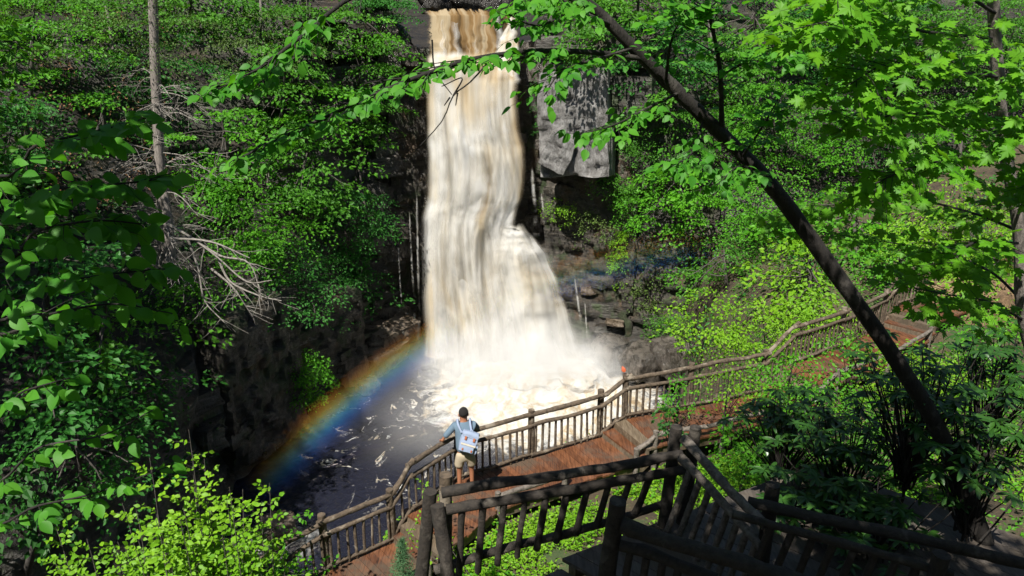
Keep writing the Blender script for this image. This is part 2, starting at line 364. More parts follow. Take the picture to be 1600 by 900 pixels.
cliff = link('cliff', np_mesh('cliff', wall_v, wall_f, M['rock'], True)); cliff['kind'] = 'structure'

# walkway, river-side edge: x, y, z of the boards
WK = 0.955
EDGE = [(-6.6, 9.0, 4.30), (-3.55, 11.8, 4.93), (-2.44, 12.67, 4.93), (-2.05, 13.0, 5.4), (-1.2, 14.15, 5.4), (0.44, 15.09, 5.4), (2.15, 16.05, 5.4),
        (2.78, 16.35, 5.71), (4.5, 16.95, 5.71), (6.6, 17.8, 5.71), (7.5, 18.35, 6.26), (9.3, 19.5, 6.26), (11.3, 21.2, 6.26), (11.9, 21.65, 6.74), (15.2, 23.6, 6.74)]
EDGE = [(x * WK, y * WK, z) for x, y, z in EDGE]
EA = np.array(EDGE)
# ground below the viewpoint, on this side of the pool
def ground_z(x, y):
    x = np.asarray(x, float); y = np.asarray(y, float); best = np.full(x.shape, 1e9); zz = np.zeros(x.shape); sd_ = np.zeros(x.shape)
    pts = np.vstack([[-12, 4.6, 3.0], EA + np.array([0.35, -0.6, 0]), [30, 31, 9.5]])
    for a, b in zip(pts[:-1], pts[1:]):
        ab = b[:2] - a[:2]; L2 = ab @ ab
        t = np.clip(((x - a[0]) * ab[0] + (y - a[1]) * ab[1]) / L2, 0, 1)
        dx = x - a[0] - t * ab[0]; dy = y - a[1] - t * ab[1]; d = np.hypot(dx, dy)
        side = np.sign(dx * ab[1] - dy * ab[0])
        m = d < best; best = np.where(m, d, best); zz = np.where(m, a[2] + t * (b[2] - a[2]), zz); sd_ = np.where(m, side * d, sd_)
    up = np.maximum(sd_ - 0.9, 0); dn = np.maximum(-sd_ - 0.9, 0)
    rise = 0.25 * up + 4.2 * sstep(10.5, 15, up)
    drop = dn * (1.25 * sstep(9.5, 5.0, x) + 0.02) - 0.0
    z = zz - 0.55 + rise - drop
    z = np.where(sd_ > 0, np.minimum(z, 12.2 + 0.1 * up), z)
    rm = np.clip((x - 9) / 14, 0, 1) * np.clip((y - 20) / 8, 0, 1)
    z = z + 3.0 * rm + 0.35 * fbm(x * .5, y * .5, 1.0, 4)
    return np.maximum(z, -1.5)
gx = np.arange(-14, 32, 0.3); gy = np.arange(-12, 33, 0.3); GX, GY = np.meshgrid(gx, gy, indexing='ij')
GZ = ground_z(GX, GY)
# keep the camera's own standing place below the lens
gv = np.stack([GX, GY, GZ], -1).reshape(-1, 3); ni, nj = GX.shape
ii = np.arange(ni - 1)[:, None] * nj; jj = np.arange(nj - 1)[None]
gf = np.stack([ii + jj, ii + nj + jj, ii + nj + jj + 1, ii + jj + 1], -1).reshape(-1, 4)
ground = link('ground', np_mesh('ground', gv, gf, M['soil'], True)); ground['kind'] = 'structure'
BV = BVHTree.FromPolygons([Vector(p) for p in np.vstack([wall_v, gv]).tolist()], np.vstack([wall_f, gf + len(wall_v)]).tolist())
CAMP = Vector((0, 0, CAM_Z))
def hit(px, py):
    r = ray(px, py).normalized(); h = BV.ray_cast(CAMP, r); return h[0] if h[0] is not None else CAMP + r * 45
def floor_z(p, up=0.5):
    h = BV.ray_cast(Vector((p[0], p[1], p[2] + up)), Vector((0, 0, -1))); return h[0].z if h[0] is not None else 0.0

# ------------------------------------------------------------------ rocks
def rock_mesh(name, dims, seed, m, n=7, sq=0.55, amp=0.16, layer=0.0, blocky=0.0):
    g = np.linspace(-1, 1, n); a, b = np.meshgrid(g, g, indexing='ij'); o = np.ones_like(a); V = []; F = []; c = 0
    for ax in range(3):
        for s in (-1, 1):
            q = [None] * 3; q[ax] = o * s; q[(ax + 1) % 3] = a; q[(ax + 2) % 3] = b
            V.append(np.stack(q, -1).reshape(-1, 3)); i = np.arange(n - 1)[:, None] * n; j = np.arange(n - 1)[None]
            f = np.stack([i + j, i + n + j, i + n + j + 1, i + j + 1], -1).reshape(-1, 4) + c
            F.append(f if s > 0 else f[:, ::-1]); c += n * n
    V = np.concatenate(V); sph = V / np.linalg.norm(V, axis=1)[:, None] * 1.15
    V = V * sq + sph * (1 - sq); V = V * (1 + amp * 2 * fbm(V[:, 0] * 1.3 + seed * 5, V[:, 1] * 1.3, V[:, 2] * 1.3, 4))[:, None]
    if layer: V[:, :2] *= (1 + layer * (_hash(np.round(V[:, 2] * 4).astype(np.int64), np.int64(seed), 3) - 0.5))[:, None]
    V = V * np.array(dims) / 2
    if blocky:
        row = np.floor(V[:, 2] / .42 + .5 * fbm(V[:, 0] * .5 + seed, V[:, 2] * .3, 2.0, 2)).astype(np.int64); col = np.floor(V[:, 0] / .6 + row * .37 + .4 * fbm(V[:, 2] * .6, V[:, 0] * .4, seed, 2)).astype(np.int64)
        V[:, 1] += blocky * (_hash(row, col, np.int64(seed)) - .5) * 2 + blocky * .8 * fbm(V[:, 0] * 2.5, V[:, 1], V[:, 2] * 1.2, 3); V[:, 2] += blocky * .6 * fbm(V[:, 0] * 1.5 + 4, V[:, 1], V[:, 2], 3)
    return np_mesh(name, V, np.concatenate(F), m, True)
def place(name, me, loc, rz=0, tilt=(0, 0), parent=None, sc=1.0):
    mm = Matrix.Translation(loc) @ Matrix.Rotation(rz, 4, 'Z') @ Matrix.Rotation(tilt[0], 4, 'X') @ Matrix.Rotation(tilt[1], 4, 'Y')
    if np.ndim(sc) == 0: sc = (sc, sc, sc)
    return link(name, me, parent, mm @ Matrix.Diagonal((*sc, 1)))
RB = [rock_mesh('rock_block', (1, 1, 1), 20 + k, M[('rock', 'wet_rock', 'bank_rock')[k % 3]], 7, 0.8, 0.14, 0.12) for k in range(6)]
rr = random.Random(5)
def ledge_blocks(n, x0, x1, y0, y1, variants, size=(0.5, 1.5), hgt=(0.22, 0.6), rz=0.0, proud=0.1):
    for _ in range(n):
        p = hit(rr.uniform(x0, x1), rr.uniform(y0, y1)); w = rr.uniform(*size)
        d = (CAMP - p).normalized()
        place('rock_block', RB[rr.choice(variants)], p + Vector((d.x, d.y, 0)) * proud, rz + rr.uniform(-.3, .3), (rr.uniform(-.12, .12), rr.uniform(-.12, .12)), cliff, (w, rr.uniform(.7, 1.2), rr.uniform(*hgt)))
ledge_blocks(34, 425, 600, 470, 600, (0, 3, 0), (0.6, 1.7), (0.2, 0.5), 0.9)
ledge_blocks(26, 590, 636, 20, 520, (1, 4, 0), (0.6, 1.4), (0.4, 0.9), 0.6)
ledge_blocks(30, 815, 860, 60, 560, (1, 4), (0.6, 1.2), (0.4, 0.9), -0.4)
ledge_blocks(9, 900, 1060, 330, 580, (0, 2, 2, 5), (0.5, 1.2), (0.2, 0.5), -0.4)
for c_, dm, sd_, rz in (((930, 440), (4.6, 2.2, 9.2), 71, -.35), ((1035, 470), (3.6, 2.2, 7.0), 72, -.6), ((985, 180), (3.0, 2.0, 6.5), 73, -.5), ((838, 300), (1.7, 2.0, 12.5), 74, -.2), ((628, 330), (1.9, 2.0, 11.5), 75, .5), ((470, 540), (4.6, 2.0, 3.6), 76, .95), ((370, 600), (4.2, 2.0, 5.6), 77, 1.25)):
    p_ = hit(*c_); link('rock_face', rock_mesh('rock_face', dm, sd_, M['strata'], 64, .93, .05, 0, .17), cliff, Matrix.Translation(p_ + Vector((0, .75, 0))) @ Matrix.Rotation(rz, 4, 'Z'))
ledge_blocks(16, 850, 1010, 60, 120, (0, 3), (0.6, 1.6), (0.3, 0.6), -0.4)
ledge_blocks(14, 660, 830, 0, 22, (1, 4), (0.6, 1.4), (0.3, 0.7), 0)
ledge_blocks(24, 420, 600, 20, 160, (0, 3), (0.6, 1.7), (0.2, 0.5), 0.8)
ledge_blocks(16, 300, 430, 510, 700, (0, 0), (0.8, 2.2), (0.3, 0.8), 1.2, -0.25)
# the pale overhanging slab beside the falls
sl = thing('rock_slab', at(905, 280, 32.6), 'big pale grey overhanging rock slab on the cliff right of the waterfall', 'rock')
link('slab_face', rock_mesh('slab_face', (3.1, 1.6, 4.5), 3, M['slab'], 44, 0.93, 0.05, 0, .12), sl, Matrix.Translation(at(903, 192, 32.9)) @ Matrix.Rotation(-0.35, 4, 'Z') @ Matrix.Rotation(R(-3), 4, 'Y'))
link('slab_block', rock_mesh('slab_block', (1.2, 1.0, 1.5), 9, M['slab'], 22, 0.86, 0.09, 0, .08), sl, Matrix.Translation(at(872, 238, 32.3)) @ Matrix.Rotation(-0.1, 4, 'Z') @ Matrix.Rotation(R(24), 4, 'Y'))
link('slab_block', rock_mesh('slab_block', (2.2, 1.2, 1.6), 14, M['rock'], 22, 0.9, 0.07, 0, .10), sl, Matrix.Translation(at(985, 150, 32.3)) @ Matrix.Rotation(-0.5, 4, 'Z'))
BO = [  # px, py, depth, dims, material, label
    (598, 552, 31.2, (2.4, 1.6, 1.1), 'bank_rock', 'flat brown boulder at the pool edge just left of the falls'),
    (548, 578, 29.6, (1.3, 1.2, 1.3), 'bank_rock', 'upright brown boulder between the small bright bush and the pool'),
    (520, 560, 29.8, (2.0, 1.5, .9), 'rock', 'grey layered boulder behind the small bright bush'),
    (610, 520, 32.0, (2.6, 1.6, .9), 'bank_rock', 'long brown wet ledge boulder left of the falls foot'),
    (575, 602, 28.6, (.9, .8, .6), 'bank_rock', 'small wet boulder lying in the pool edge under the rainbow'),
    (462, 545, 28.2, (2.3, 1.5, 1.0), 'rock', 'grey strata boulder on the left bank below the dead branches'),
    (440, 600, 26.5, (2.0, 1.4, 1.5), 'rock', 'dark mossy boulder left of the small bright bush'),
    (375, 610, 25.2, (3.0, 2.2, 5.2), 'rock', 'tall dark rock buttress on the left bank'),
    (955, 548, 30.8, (1.6, 1.4, 1.2), 'wet_rock', 'wet dark boulder at the right edge of the foam'),
    (1010, 565, 29.6, (2.0, 1.6, 1.4), 'wet_rock', 'wet dark boulder behind the orange leaf post'),
    (1060, 560, 28.8, (1.8, 1.6, 1.6), 'wet_rock', 'wet dark boulder farther right along the cliff foot'),
    (690, 0, 37.4, (2.2, 1.2, 1.1), 'lip_rock_shaded', 'wet boulder darkened for shade at the left of the falls lip'), (745, -4, 37.6, (2.4, 1.2, 1.3), 'lip_rock_shaded', 'wet boulder darkened for shade in the middle of the falls lip'), (784, 8, 36.9, (1.5, 1.1, 1.2), 'lip_rock_shaded', 'wet boulder darkened for shade beside the spout at the falls lip'),
    (1525, 488, 21.5, (3.4, 2.2, 2.2), 'earth', 'tan earth and rock bank at the far end of the walkway'),
    (430, 822, 18.6, (1.0, .9, .5), 'bank_rock', 'low boulder in the rapids behind the bright bush'),
]
for k, (px, py, Y, dm, mt, lb) in enumerate(BO):
    p = at(px, py, Y)
    b = place('boulder', rock_mesh('boulder', dm, 40 + k, M[mt], 15, 0.62, 0.17, 0.06), p, rr.uniform(0.3, 1.2), (rr.uniform(-.15, .15), rr.uniform(-.15, .15)))
    tag(b, lb, 'boulder', 'boulders along the pool')

# ------------------------------------------------------------------ pool
FALL_C = (-0.4, 29.9)
def pool_mat():
    m, nt, out = mat('pool_water'); pos = geo_pos(nt)
    sx = nt.nodes.new('ShaderNodeSeparateXYZ'); nt.links.new(pos, sx.inputs[0])
    warp = noise_tex(nt, 0.5, 4, 0.6, pos)
    wv = nt.nodes.new('ShaderNodeVectorMath'); wv.operation = 'MULTIPLY_ADD'; nt.links.new(warp.outputs[1], wv.inputs[0]); wv.inputs[1].default_value = (2.6, 2.6, 0); nt.links.new(pos, wv.inputs[2])
    fine = noise_tex(nt, 1.7, 7, 0.72, wv.outputs[0]); str_ = noise_tex(nt, 1.0, 7, 0.7, mapping(nt, wv.outputs[0], (2.6, 0.8, 1), rot=(0, 0, R(-28))))
    def dist(cx, cy, rx, ry):
        a = math_n(nt, 'DIVIDE', math_n(nt, 'SUBTRACT', sx.outputs[0], cx), rx); b = math_n(nt, 'DIVIDE', math_n(nt, 'SUBTRACT', sx.outputs[1], cy), ry)
        return math_n(nt, 'SQRT', math_n(nt, 'ADD', math_n(nt, 'MULTIPLY', a, a), math_n(nt, 'MULTIPLY', b, b)))
    d = dist(1.3, 28.2, 4.9, 4.2)
    core = map_range(nt, math_n(nt, 'ADD', d, math_n(nt, 'MULTIPLY', math_n(nt, 'SUBTRACT', fine.outputs[0], 0.5), 1.3)), 0.78, 1.12, 1.0, 0.0)
    # thin foam lines drifting off
    ln = noise_tex(nt, 0.42, 5, 0.62, mapping(nt, pos, (1.0, 0.75, 1), rot=(0, 0, R(-25)), loc=(3.2, 1.7, 0)), 0.9)
    line = map_range(nt, math_n(nt, 'ABSOLUTE', math_n(nt, 'SUBTRACT', ln.outputs[0], 0.5)), 0.004, 0.018, 1.0, 0.0)
    zone = map_range(nt, dist(-4.0, 25.5, 4.2, 5.5), 0.6, 1.15, 1.0, 0.0)
    gap = map_range(nt, fine.outputs[0], 0.47, 0.62)
    lines = math_n(nt, 'MULTIPLY', math_n(nt, 'MULTIPLY', line, zone), gap)
    streak = math_n(nt, 'MULTIPLY', map_range(nt, str_.outputs[0], 0.60, 0.76), map_range(nt, dist(0.0, 26.5, 5.0, 6.0), 0.5, 1.1, 0.45, 0.0))
    rap = math_n(nt, 'MULTIPLY', map_range(nt, dist(-6.9, 18.6, 1.5, 1.1), 0.3, 1.1, 1.0, 0.0), map_range(nt, str_.outputs[0], 0.40, 0.58))
    foam = math_n(nt, 'MAXIMUM', math_n(nt, 'MAXIMUM', core, lines), math_n(nt, 'MAXIMUM', streak, rap))
    fc = ramp(nt, str_.outputs[0], [(0.36, (0.30, 0.215, 0.12)), (0.45, (0.39, 0.345, 0.27)), (0.56, (0.47, 0.465, 0.445))])
    w = N(nt, 'ShaderNodeBsdfPrincipled', Roughness=0.22); w.inputs['Base Color'].default_value = (0.012, 0.013, 0.022, 1); w.inputs['IOR'].default_value = 1.33
    rp = noise_tex(nt, 1.0, 5, 0.65, mapping(nt, wv.outputs[0], (3.2, 1.5, 1), rot=(0, 0, R(-28))))
    nt.links.new(bump(nt, rp.outputs[0], 0.7, 0.2), w.inputs['Normal'])
    fo = N(nt, 'ShaderNodeBsdfDiffuse'); nt.links.new(fc.outputs[0], fo.inputs['Color']); nt.links.new(bump(nt, str_.outputs[0], 0.45, 0.3), fo.inputs['Normal'])
    mx = nt.nodes.new('ShaderNodeMixShader'); nt.links.new(foam, mx.inputs[0]); nt.links.new(w.outputs[0], mx.inputs[1]); nt.links.new(fo.outputs[0], mx.inputs[2])
    nt.links.new(mx.outputs[0], out.inputs[0]); return m
px_, py_ = np.arange(-14, 12, 0.14), np.arange(4, 37.5, 0.14); PX, PY = np.meshgrid(px_, py_, indexing='ij')
amp = np.exp(-(((PX - 1.0) / 5) ** 2 + ((PY - 28.3) / 4.5) ** 2))
PZ = (0.10 + 0.55 * amp) * fbm(PX * .9, PY * .6, 0.3, 5) + 0.55 * np.exp(-(((PX + 0.2) / 4.0) ** 2 + ((PY - 30.6) / 1.5) ** 2)) + 0.5 * np.exp(-(((PX + 6.9) / 1.0) ** 2 + ((PY - 18.7) / .6) ** 2)) * (0.5 + fbm(PX * 2, PY * 2, 2.0, 3))
ni, nj = PX.shape; ii = np.arange(ni - 1)[:, None] * nj; jj = np.arange(nj - 1)[None]
pool = link('pool_water', np_mesh('pool_water', np.stack([PX, PY, PZ], -1).reshape(-1, 3), np.stack([ii + jj, ii + nj + jj, ii + nj + jj + 1, ii + jj + 1], -1).reshape(-1, 4), pool_mat(), True))
pool['kind'] = 'structure'; pool['label'] = 'dark plunge pool with white foam below the falls'

# ------------------------------------------------------------------ the falls
def fall_mat(name, cols, su, sv, edge=0.10, cover=1.0, seed=0.0, alpha=1.0, lip=0.14):
    m, nt, out = mat(name)
    uv = nt.nodes.new('ShaderNodeUVMap').outputs[0]
    s1 = noise_tex(nt, 1.0, 3, 0.5, mapping(nt, uv, (su, sv, 1), loc=(seed, seed * 2, seed)), 0.15)
    s2 = noise_tex(nt, 1.0, 3, 0.5, mapping(nt, uv, (su * 0.34, sv * 5.0, 1), loc=(seed * 3, 1, seed)), 0.5)
    s3 = noise_tex(nt, 1.0, 3, 0.55, mapping(nt, uv, (su * 2.4, sv * 1.2, 1), loc=(seed, 5, seed)), 0.2)
    v = math_n(nt, 'ADD', math_n(nt, 'ADD', math_n(nt, 'MULTIPLY', s1.outputs[0], 0.30), math_n(nt, 'MULTIPLY', s2.outputs[0], 0.64)), math_n(nt, 'MULTIPLY', s3.outputs[0], 0.06))
    c = ramp(nt, v, cols)
    sx = nt.nodes.new('ShaderNodeSeparateXYZ'); nt.links.new(uv, sx.inputs[0])
    e = math_n(nt, 'MINIMUM', sx.outputs[0], math_n(nt, 'SUBTRACT', 1.0, sx.outputs[0]))
    e2 = math_n(nt, 'ADD', e, math_n(nt, 'MULTIPLY', math_n(nt, 'SUBTRACT', s1.outputs[0], 0.62), edge * 1.4))
    a = map_range(nt, e2, 0.0, edge)
    wob = math_n(nt, 'ADD', sx.outputs[1], math_n(nt, 'MULTIPLY', math_n(nt, 'SUBTRACT', s1.outputs[0], 0.5), 0.14))
    a = math_n(nt, 'MULTIPLY', a, map_range(nt, wob, 0.90, 1.0, 1.0, 0.0))
    wl = math_n(nt, 'ADD', sx.outputs[1], math_n(nt, 'MULTIPLY', math_n(nt, 'SUBTRACT', s1.outputs[0], 0.5), lip))
    a = math_n(nt, 'MULTIPLY', a, map_range(nt, wl, 0.0, 0.07))
    if cover < 1.0:
        k = map_range(nt, math_n(nt, 'ADD', math_n(nt, 'MULTIPLY', s1.outputs[0], 0.6), math_n(nt, 'MULTIPLY', s2.outputs[0], 0.4)), 0.62 - cover * 0.3, 0.82 - cover * 0.3)
        a = math_n(nt, 'MULTIPLY', a, k)
    a = math_n(nt, 'MULTIPLY', a, alpha)
    df = nt.nodes.new('ShaderNodeBsdfDiffuse'); tr = nt.nodes.new('ShaderNodeBsdfTranslucent')
    nt.links.new(c.outputs[0], df.inputs[0]); nt.links.new(c.outputs[0], tr.inputs[0])
    nt.links.new(bump(nt, v, 0.35, 0.5), df.inputs['Normal'])
    mx = nt.nodes.new('ShaderNodeMixShader'); mx.inputs[0].default_value = 0.3; nt.links.new(df.outputs[0], mx.inputs[1]); nt.links.new(tr.outputs[0], mx.inputs[2])
    ts = nt.nodes.new('ShaderNodeBsdfTransparent'); m2 = nt.nodes.new('ShaderNodeMixShader'); nt.links.new(a, m2.inputs[0])
    nt.links.new(ts.outputs[0], m2.inputs[1]); nt.links.new(mx.outputs[0], m2.inputs[2]); nt.links.new(m2.outputs[0], out.inputs[0]); return m
CREAM = [(0.38, (0.37, 0.285, 0.175)), (0.45, (0.45, 0.385, 0.285)), (0.505, (0.50, 0.465, 0.40)), (0.58, (0.53, 0.525, 0.51))]
TAN = [(0.40, (0.020, 0.016, 0.011)), (0.46, (0.085, 0.056, 0.028)), (0.51, (0.20, 0.125, 0.055)), (0.57, (0.36, 0.29, 0.19))]
WHITE = [(0.34, (0.41, 0.365, 0.29)), (0.50, (0.50, 0.48, 0.435)), (0.62, (0.53, 0.525, 0.51))]
def sheet(name, rows, m, parent, folds=0.25, nu=56, nv=110, seed=0.0, curl=0.5, fold_f=4.0, vf=8.0):
    """rows: (pixel y, left x, right x, depth) going down; a curtain of water with folds"""
    rows = np.array(rows, float); t = np.linspace(0, 1, len(rows)); tv = np.linspace(0, 1, nv)
    rw = np.stack([np.interp(tv, t, rows[:, k]) for k in range(4)], 1)
    for k in range(1, 4): rw[:, k] = np.convolve(np.pad(rw[:, k], 4, 'edge'), np.ones(9) / 9, 'valid')
    if name != 'water_strand': rw[:, 1] += 7 * fbm(tv * 7 + seed, seed * 2.0, .5, 3); rw[:, 2] += 7 * fbm(tv * 7 + seed + 40, seed * 3.0, .5, 3)
    u = np.linspace(0, 1, nu); v = np.zeros((nv, nu, 3))
    for i in range(nv):
        L = at(rw[i, 1], rw[i, 0], rw[i, 3]); Rr = at(rw[i, 2], rw[i, 0], rw[i, 3])
        v[i] = np.array(L)[None] * (1 - u[:, None]) + np.array(Rr)[None] * u[:, None]
    v[..., 1] += curl * (np.abs(2 * u - 1) ** 2.5)[None]
    fo = fbm(u[None] * fold_f + seed, tv[:, None] * 2.2 + seed, seed, 2) * folds + fbm(u[None] * 2.4, tv[:, None] * vf + 4, seed + 3, 3) * folds * 1.7
    v[..., 1] += fo
    i = np.arange(nv - 1)[:, None] * nu; j = np.arange(nu - 1)[None]
    f = np.stack([i + j, i + nu + j, i + nu + j + 1, i + j + 1], -1).reshape(-1, 4)
    me = np_mesh(name, v.reshape(-1, 3), f, m, True)
    uvl = me.uv_layers.new(name='UVMap'); uvs = np.stack([np.broadcast_to(u[None], (nv, nu)), np.broadcast_to(tv[:, None], (nv, nu))], -1).reshape(-1, 2)
    uvl.data.foreach_set('uv', uvs[f.ravel()].astype(np.float32).ravel())
    return link(name, me, parent)
falls = thing('waterfall', at(760, 560, 31), 'tall tan and white waterfall plunging into the dark pool', 'waterfall', kind='structure')
sheet('upper_cascade', [(14, 664, 800, 36.6), (24, 664, 806, 35.8), (60, 666, 808, 35.3), (88, 666, 810, 34.9), (112, 664, 812, 34.3)], fall_mat('fall_upper', TAN, 13, 0.10, 0.06, 1.0, 2.0, 1.0, 1.3), falls, 0.35, seed=1.0, fold_f=9.0, vf=.8)
sheet('upper_veil', [(22, 668, 800, 35.9), (60, 668, 806, 35.0), (90, 666, 810, 34.5), (118, 664, 812, 34.0)], fall_mat('fall_upper_veil', WHITE, 14, 0.25, 0.08, 0.42, 5.0, .75, .9), falls, 0.3, seed=4.0, fold_f=9.0, vf=.8)
sheet('side_spout', [(24, 796, 812, 35.2), (60, 780, 810, 34.9), (100, 764, 814, 34.2), (135, 755, 812, 33.7)], fall_mat('fall_spout', CREAM, 4, 0.7, 0.16, 1.0, 6.0), falls, 0.1, 20, 40, 2.0, 0.2)
MAIN = [(78, 664, 812, 34.7), (96, 659, 812, 34.0), (130, 656, 811, 33.4), (200, 656, 814, 32.9), (245, 659, 828, 32.6), (310, 658, 822, 32.3), (350, 653, 806, 32.0), (430, 652, 820, 31.6), (500, 654, 840, 31.1), (560, 652, 860, 30.7), (606, 646, 880, 30.3)]
sheet('main_curtain', MAIN, fall_mat('fall_main', CREAM, 7, 0.8, 0.09, 1.0, 1.0), falls, 0.34, seed=3.0)
for k, (o, cv, sd_, al) in enumerate([(0.30, .66, 8.0, .85), (0.55, .62, 4.0, .8), (0.85, .55, 17.0, .75), (1.1, .52, 23.0, .65)]):
    sheet('front_veil', [(r[0], r[1] - 2 + 2 * k, r[2] + 2 - 3 * k, r[3] - o) for r in MAIN[1 + k:]], fall_mat('fall_veil', WHITE if k else CREAM, 8 + k, 0.8 + .1 * k, 0.22, cv, sd_, al), falls, 0.3, seed=7.0 + k)
FAN = [(350, 775, 820, 31.9), (368, 765, 838, 31.6), (400, 745, 866, 31.2), (450, 728, 894, 30.9), (500, 720, 908, 30.6), (560, 712, 928, 30.1), (608, 706, 948, 29.8)]
sheet('side_fan', FAN, fall_mat('fall_fan', WHITE, 5, 0.7, 0.30, 1.0, 12.0), falls, 0.22, 40, 70, 5.0, 0.7, 4.0)
sheet('side_fan', [(r[0], r[1] - 2, r[2] + 10, r[3] - 0.35) for r in FAN[1:]], fall_mat('fall_fan_veil', CREAM, 8, 0.7, 0.2, 0.55, 15.0, .7), falls, 0.2, 40, 70, 6.0, 0.6, 4.0)
strand = fall_mat('fall_strand', WHITE, 1.2, 2.2, 0.5, 0.55, 3.0, .55)
for k, (xa, ya, xb, yb, w, Y) in enumerate([(622, 380, 632, 560, 4, 31.4), (640, 330, 650, 560, 5, 31.6), (652, 300, 655, 590, 6, 31.2), (832, 262, 838, 372, 9, 32.2), (846, 300, 852, 360, 5, 32.0), (914, 470, 920, 575, 4, 31.0), (898, 430, 916, 570, 7, 30.8)]):
    sheet('water_strand', [(ya, xa - w * .4, xa + w * .4, Y + .5), ((ya + yb) / 2, (xa + xb) / 2 - w * .6, (xa + xb) / 2 + w * .6, Y + .2), (yb, xb - w, xb + w, Y)], strand, falls, 0.1, 6, 40, k * 1.7, 0.0)
# splash lumps where the water lands
for k, (px, py, Y, w, h) in enumerate([(700, 585, 30.3, 2.6, 1.2), (770, 590, 29.9, 3.0, 1.3), (850, 592, 29.6, 2.8, 1.1), (905, 590, 29.5, 1.8, .7)]):
    link('splash', rock_mesh('splash', (w, 1.6, h), 60 + k, pool.data.materials[0], 16, 0.2, 0.28), falls, Matrix.Translation((at(px, py, Y).x, Y, 0.15)))

# ------------------------------------------------------------------ spray hanging over the pool
def ellipsoid(c, r, n=14):
    th = np.linspace(0, 2 * np.pi, n * 2, endpoint=False); ph = np.linspace(-np.pi / 2, np.pi / 2, n)
    v = np.stack([np.cos(ph)[:, None] * np.cos(th)[None], np.cos(ph)[:, None] * np.sin(th)[None], np.sin(ph)[:, None] * np.ones(2 * n)[None]], -1).reshape(-1, 3)
    i = np.arange(n - 1)[:, None] * 2 * n; j = np.arange(2 * n)[None]; k = (j + 1) % (2 * n)
    f = np.stack([i + j, i + k, i + 2 * n + k, i + 2 * n + j], -1).reshape(-1, 4)
    return v, f
def mist_mat(name, dens, nscale, power=1.4):
    m, nt, out = mat(name); tc = nt.nodes.new('ShaderNodeTexCoord').outputs['Object']
    ln = nt.nodes.new('ShaderNodeVectorMath'); ln.operation = 'LENGTH'; nt.links.new(tc, ln.inputs[0])
    fall = math_n(nt, 'POWER', map_range(nt, ln.outputs['Value'], 0.05, 1.0, 1.0, 0.0), power)
    nz = noise_tex(nt, nscale, 3, 0.55, tc)
    d = math_n(nt, 'MULTIPLY', math_n(nt, 'MULTIPLY', fall, map_range(nt, nz.outputs[0], 0.3, 0.7, 0.35, 1.0)), dens)
    v = nt.nodes.new('ShaderNodeVolumePrincipled'); v.inputs['Color'].default_value = (0.995, 0.995, 0.995, 1); v.inputs['Anisotropy'].default_value = -0.3
    nt.links.new(d, v.inputs['Density']); nt.links.new(v.outputs[0], out.inputs['Volume']); return m
mist = thing('mist', (0, 29, 0), 'pale spray drifting over the pool at the foot of the falls', 'mist', kind='stuff')
v, f = ellipsoid(None, None)
for nm, c, r_, dn, ns in [('spray', (0.3, 29.4, 0.5), (5.0, 2.2, 3.8), 1.5, 2.6), ('spray', (-2.6, 29.4, 0.6), (2.6, 2.0, 2.2), 0.6, 2.4), ('spray', (3.4, 29.6, 0.6), (2.8, 2.0, 2.2), 0.6, 2.4), ('spray', (-3.2, 24.5, 0.4), (3.4, 4.0, 2.2), 0.06, 1.6), ('spray', (-1.5, 26.0, 0.6), (6.8, 5.5, 3.2), 0.08, 1.5)]:
    link(nm, np_mesh(nm, v, f, mist_mat(nm, dn, ns)), mist, Matrix.Translation(c) @ Matrix.Diagonal((*r_, 1)))

# ------------------------------------------------------------------ rainbow standing in the spray
AX = LIGHT.normalized(); RL = 19.6; RC = CAMP + AX * RL
def rainbow():
    m, nt, out = mat('rainbow'); tc = nt.nodes.new('ShaderNodeTexCoord').outputs['Object']
    sx = nt.nodes.new('ShaderNodeSeparateXYZ'); nt.links.new(tc, sx.inputs[0])
    r = math_n(nt, 'SQRT', math_n(nt, 'ADD', math_n(nt, 'MULTIPLY', sx.outputs[0], sx.outputs[0]), math_n(nt, 'MULTIPLY', sx.outputs[1], sx.outputs[1])))
    t = map_range(nt, r, RL * math.tan(R(39.5)), RL * math.tan(R(42.5)), 0, 1, False)
    c = ramp(nt, t, [(0.0, (0, 0, 0)), (0.20, (0.02, 0.05, 0.22)), (0.38, (0.04, 0.20, 0.85)), (0.50, (0.05, 0.48, 0.60)), (0.58, (0.18, 0.62, 0.14)), (0.67, (0.70, 0.56, 0.06)), (0.77, (0.65, 0.26, 0.04)), (0.90, (0.22, 0.065, 0.015)), (1.0, (0, 0, 0))])
    dz = math_n(nt, 'ABSOLUTE', sx.outputs[2])
    soft = map_range(nt, dz, 0.1, 0.7, 1.0, 0.0)
    ang = math_n(nt, 'ARCTAN2', sx.outputs[1], sx.outputs[0])
    nz = noise_tex(nt, 0.35, 3, 0.5, tc)
    fade = nt.nodes.new('ShaderNodeAttribute'); fade.attribute_name = 'fade'
    return m, nt, out, c, soft, ang, nz
m, nt, out, c, soft, ang, nz = rainbow()
q = AX.to_track_quat('Z', 'Y').to_matrix().to_4x4(); RM = Matrix.Translation(RC) @ q; RI = RM.inverted()
def phi_of(px, py):
    d = ray(px, py).normalized(); d = d - AX * d.dot(AX); w = q.to_3x3().inverted() @ d; return math.atan2(w.y, w.x)
pA, pB = phi_of(395, 775), phi_of(1130, 385)
if abs(pB - pA) > math.pi: pB += 2 * math.pi * (1 if pA > pB else -1)
u = math_n(nt, 'FRACT', math_n(nt, 'DIVIDE', math_n(nt, 'SUBTRACT', ang, pA), 2 * math.pi))
span = (pB - pA) / (2 * math.pi)
if span < 0:
    u = math_n(nt, 'SUBTRACT', 1.0, u); span = -span
un = math_n(nt, 'DIVIDE', u, span)
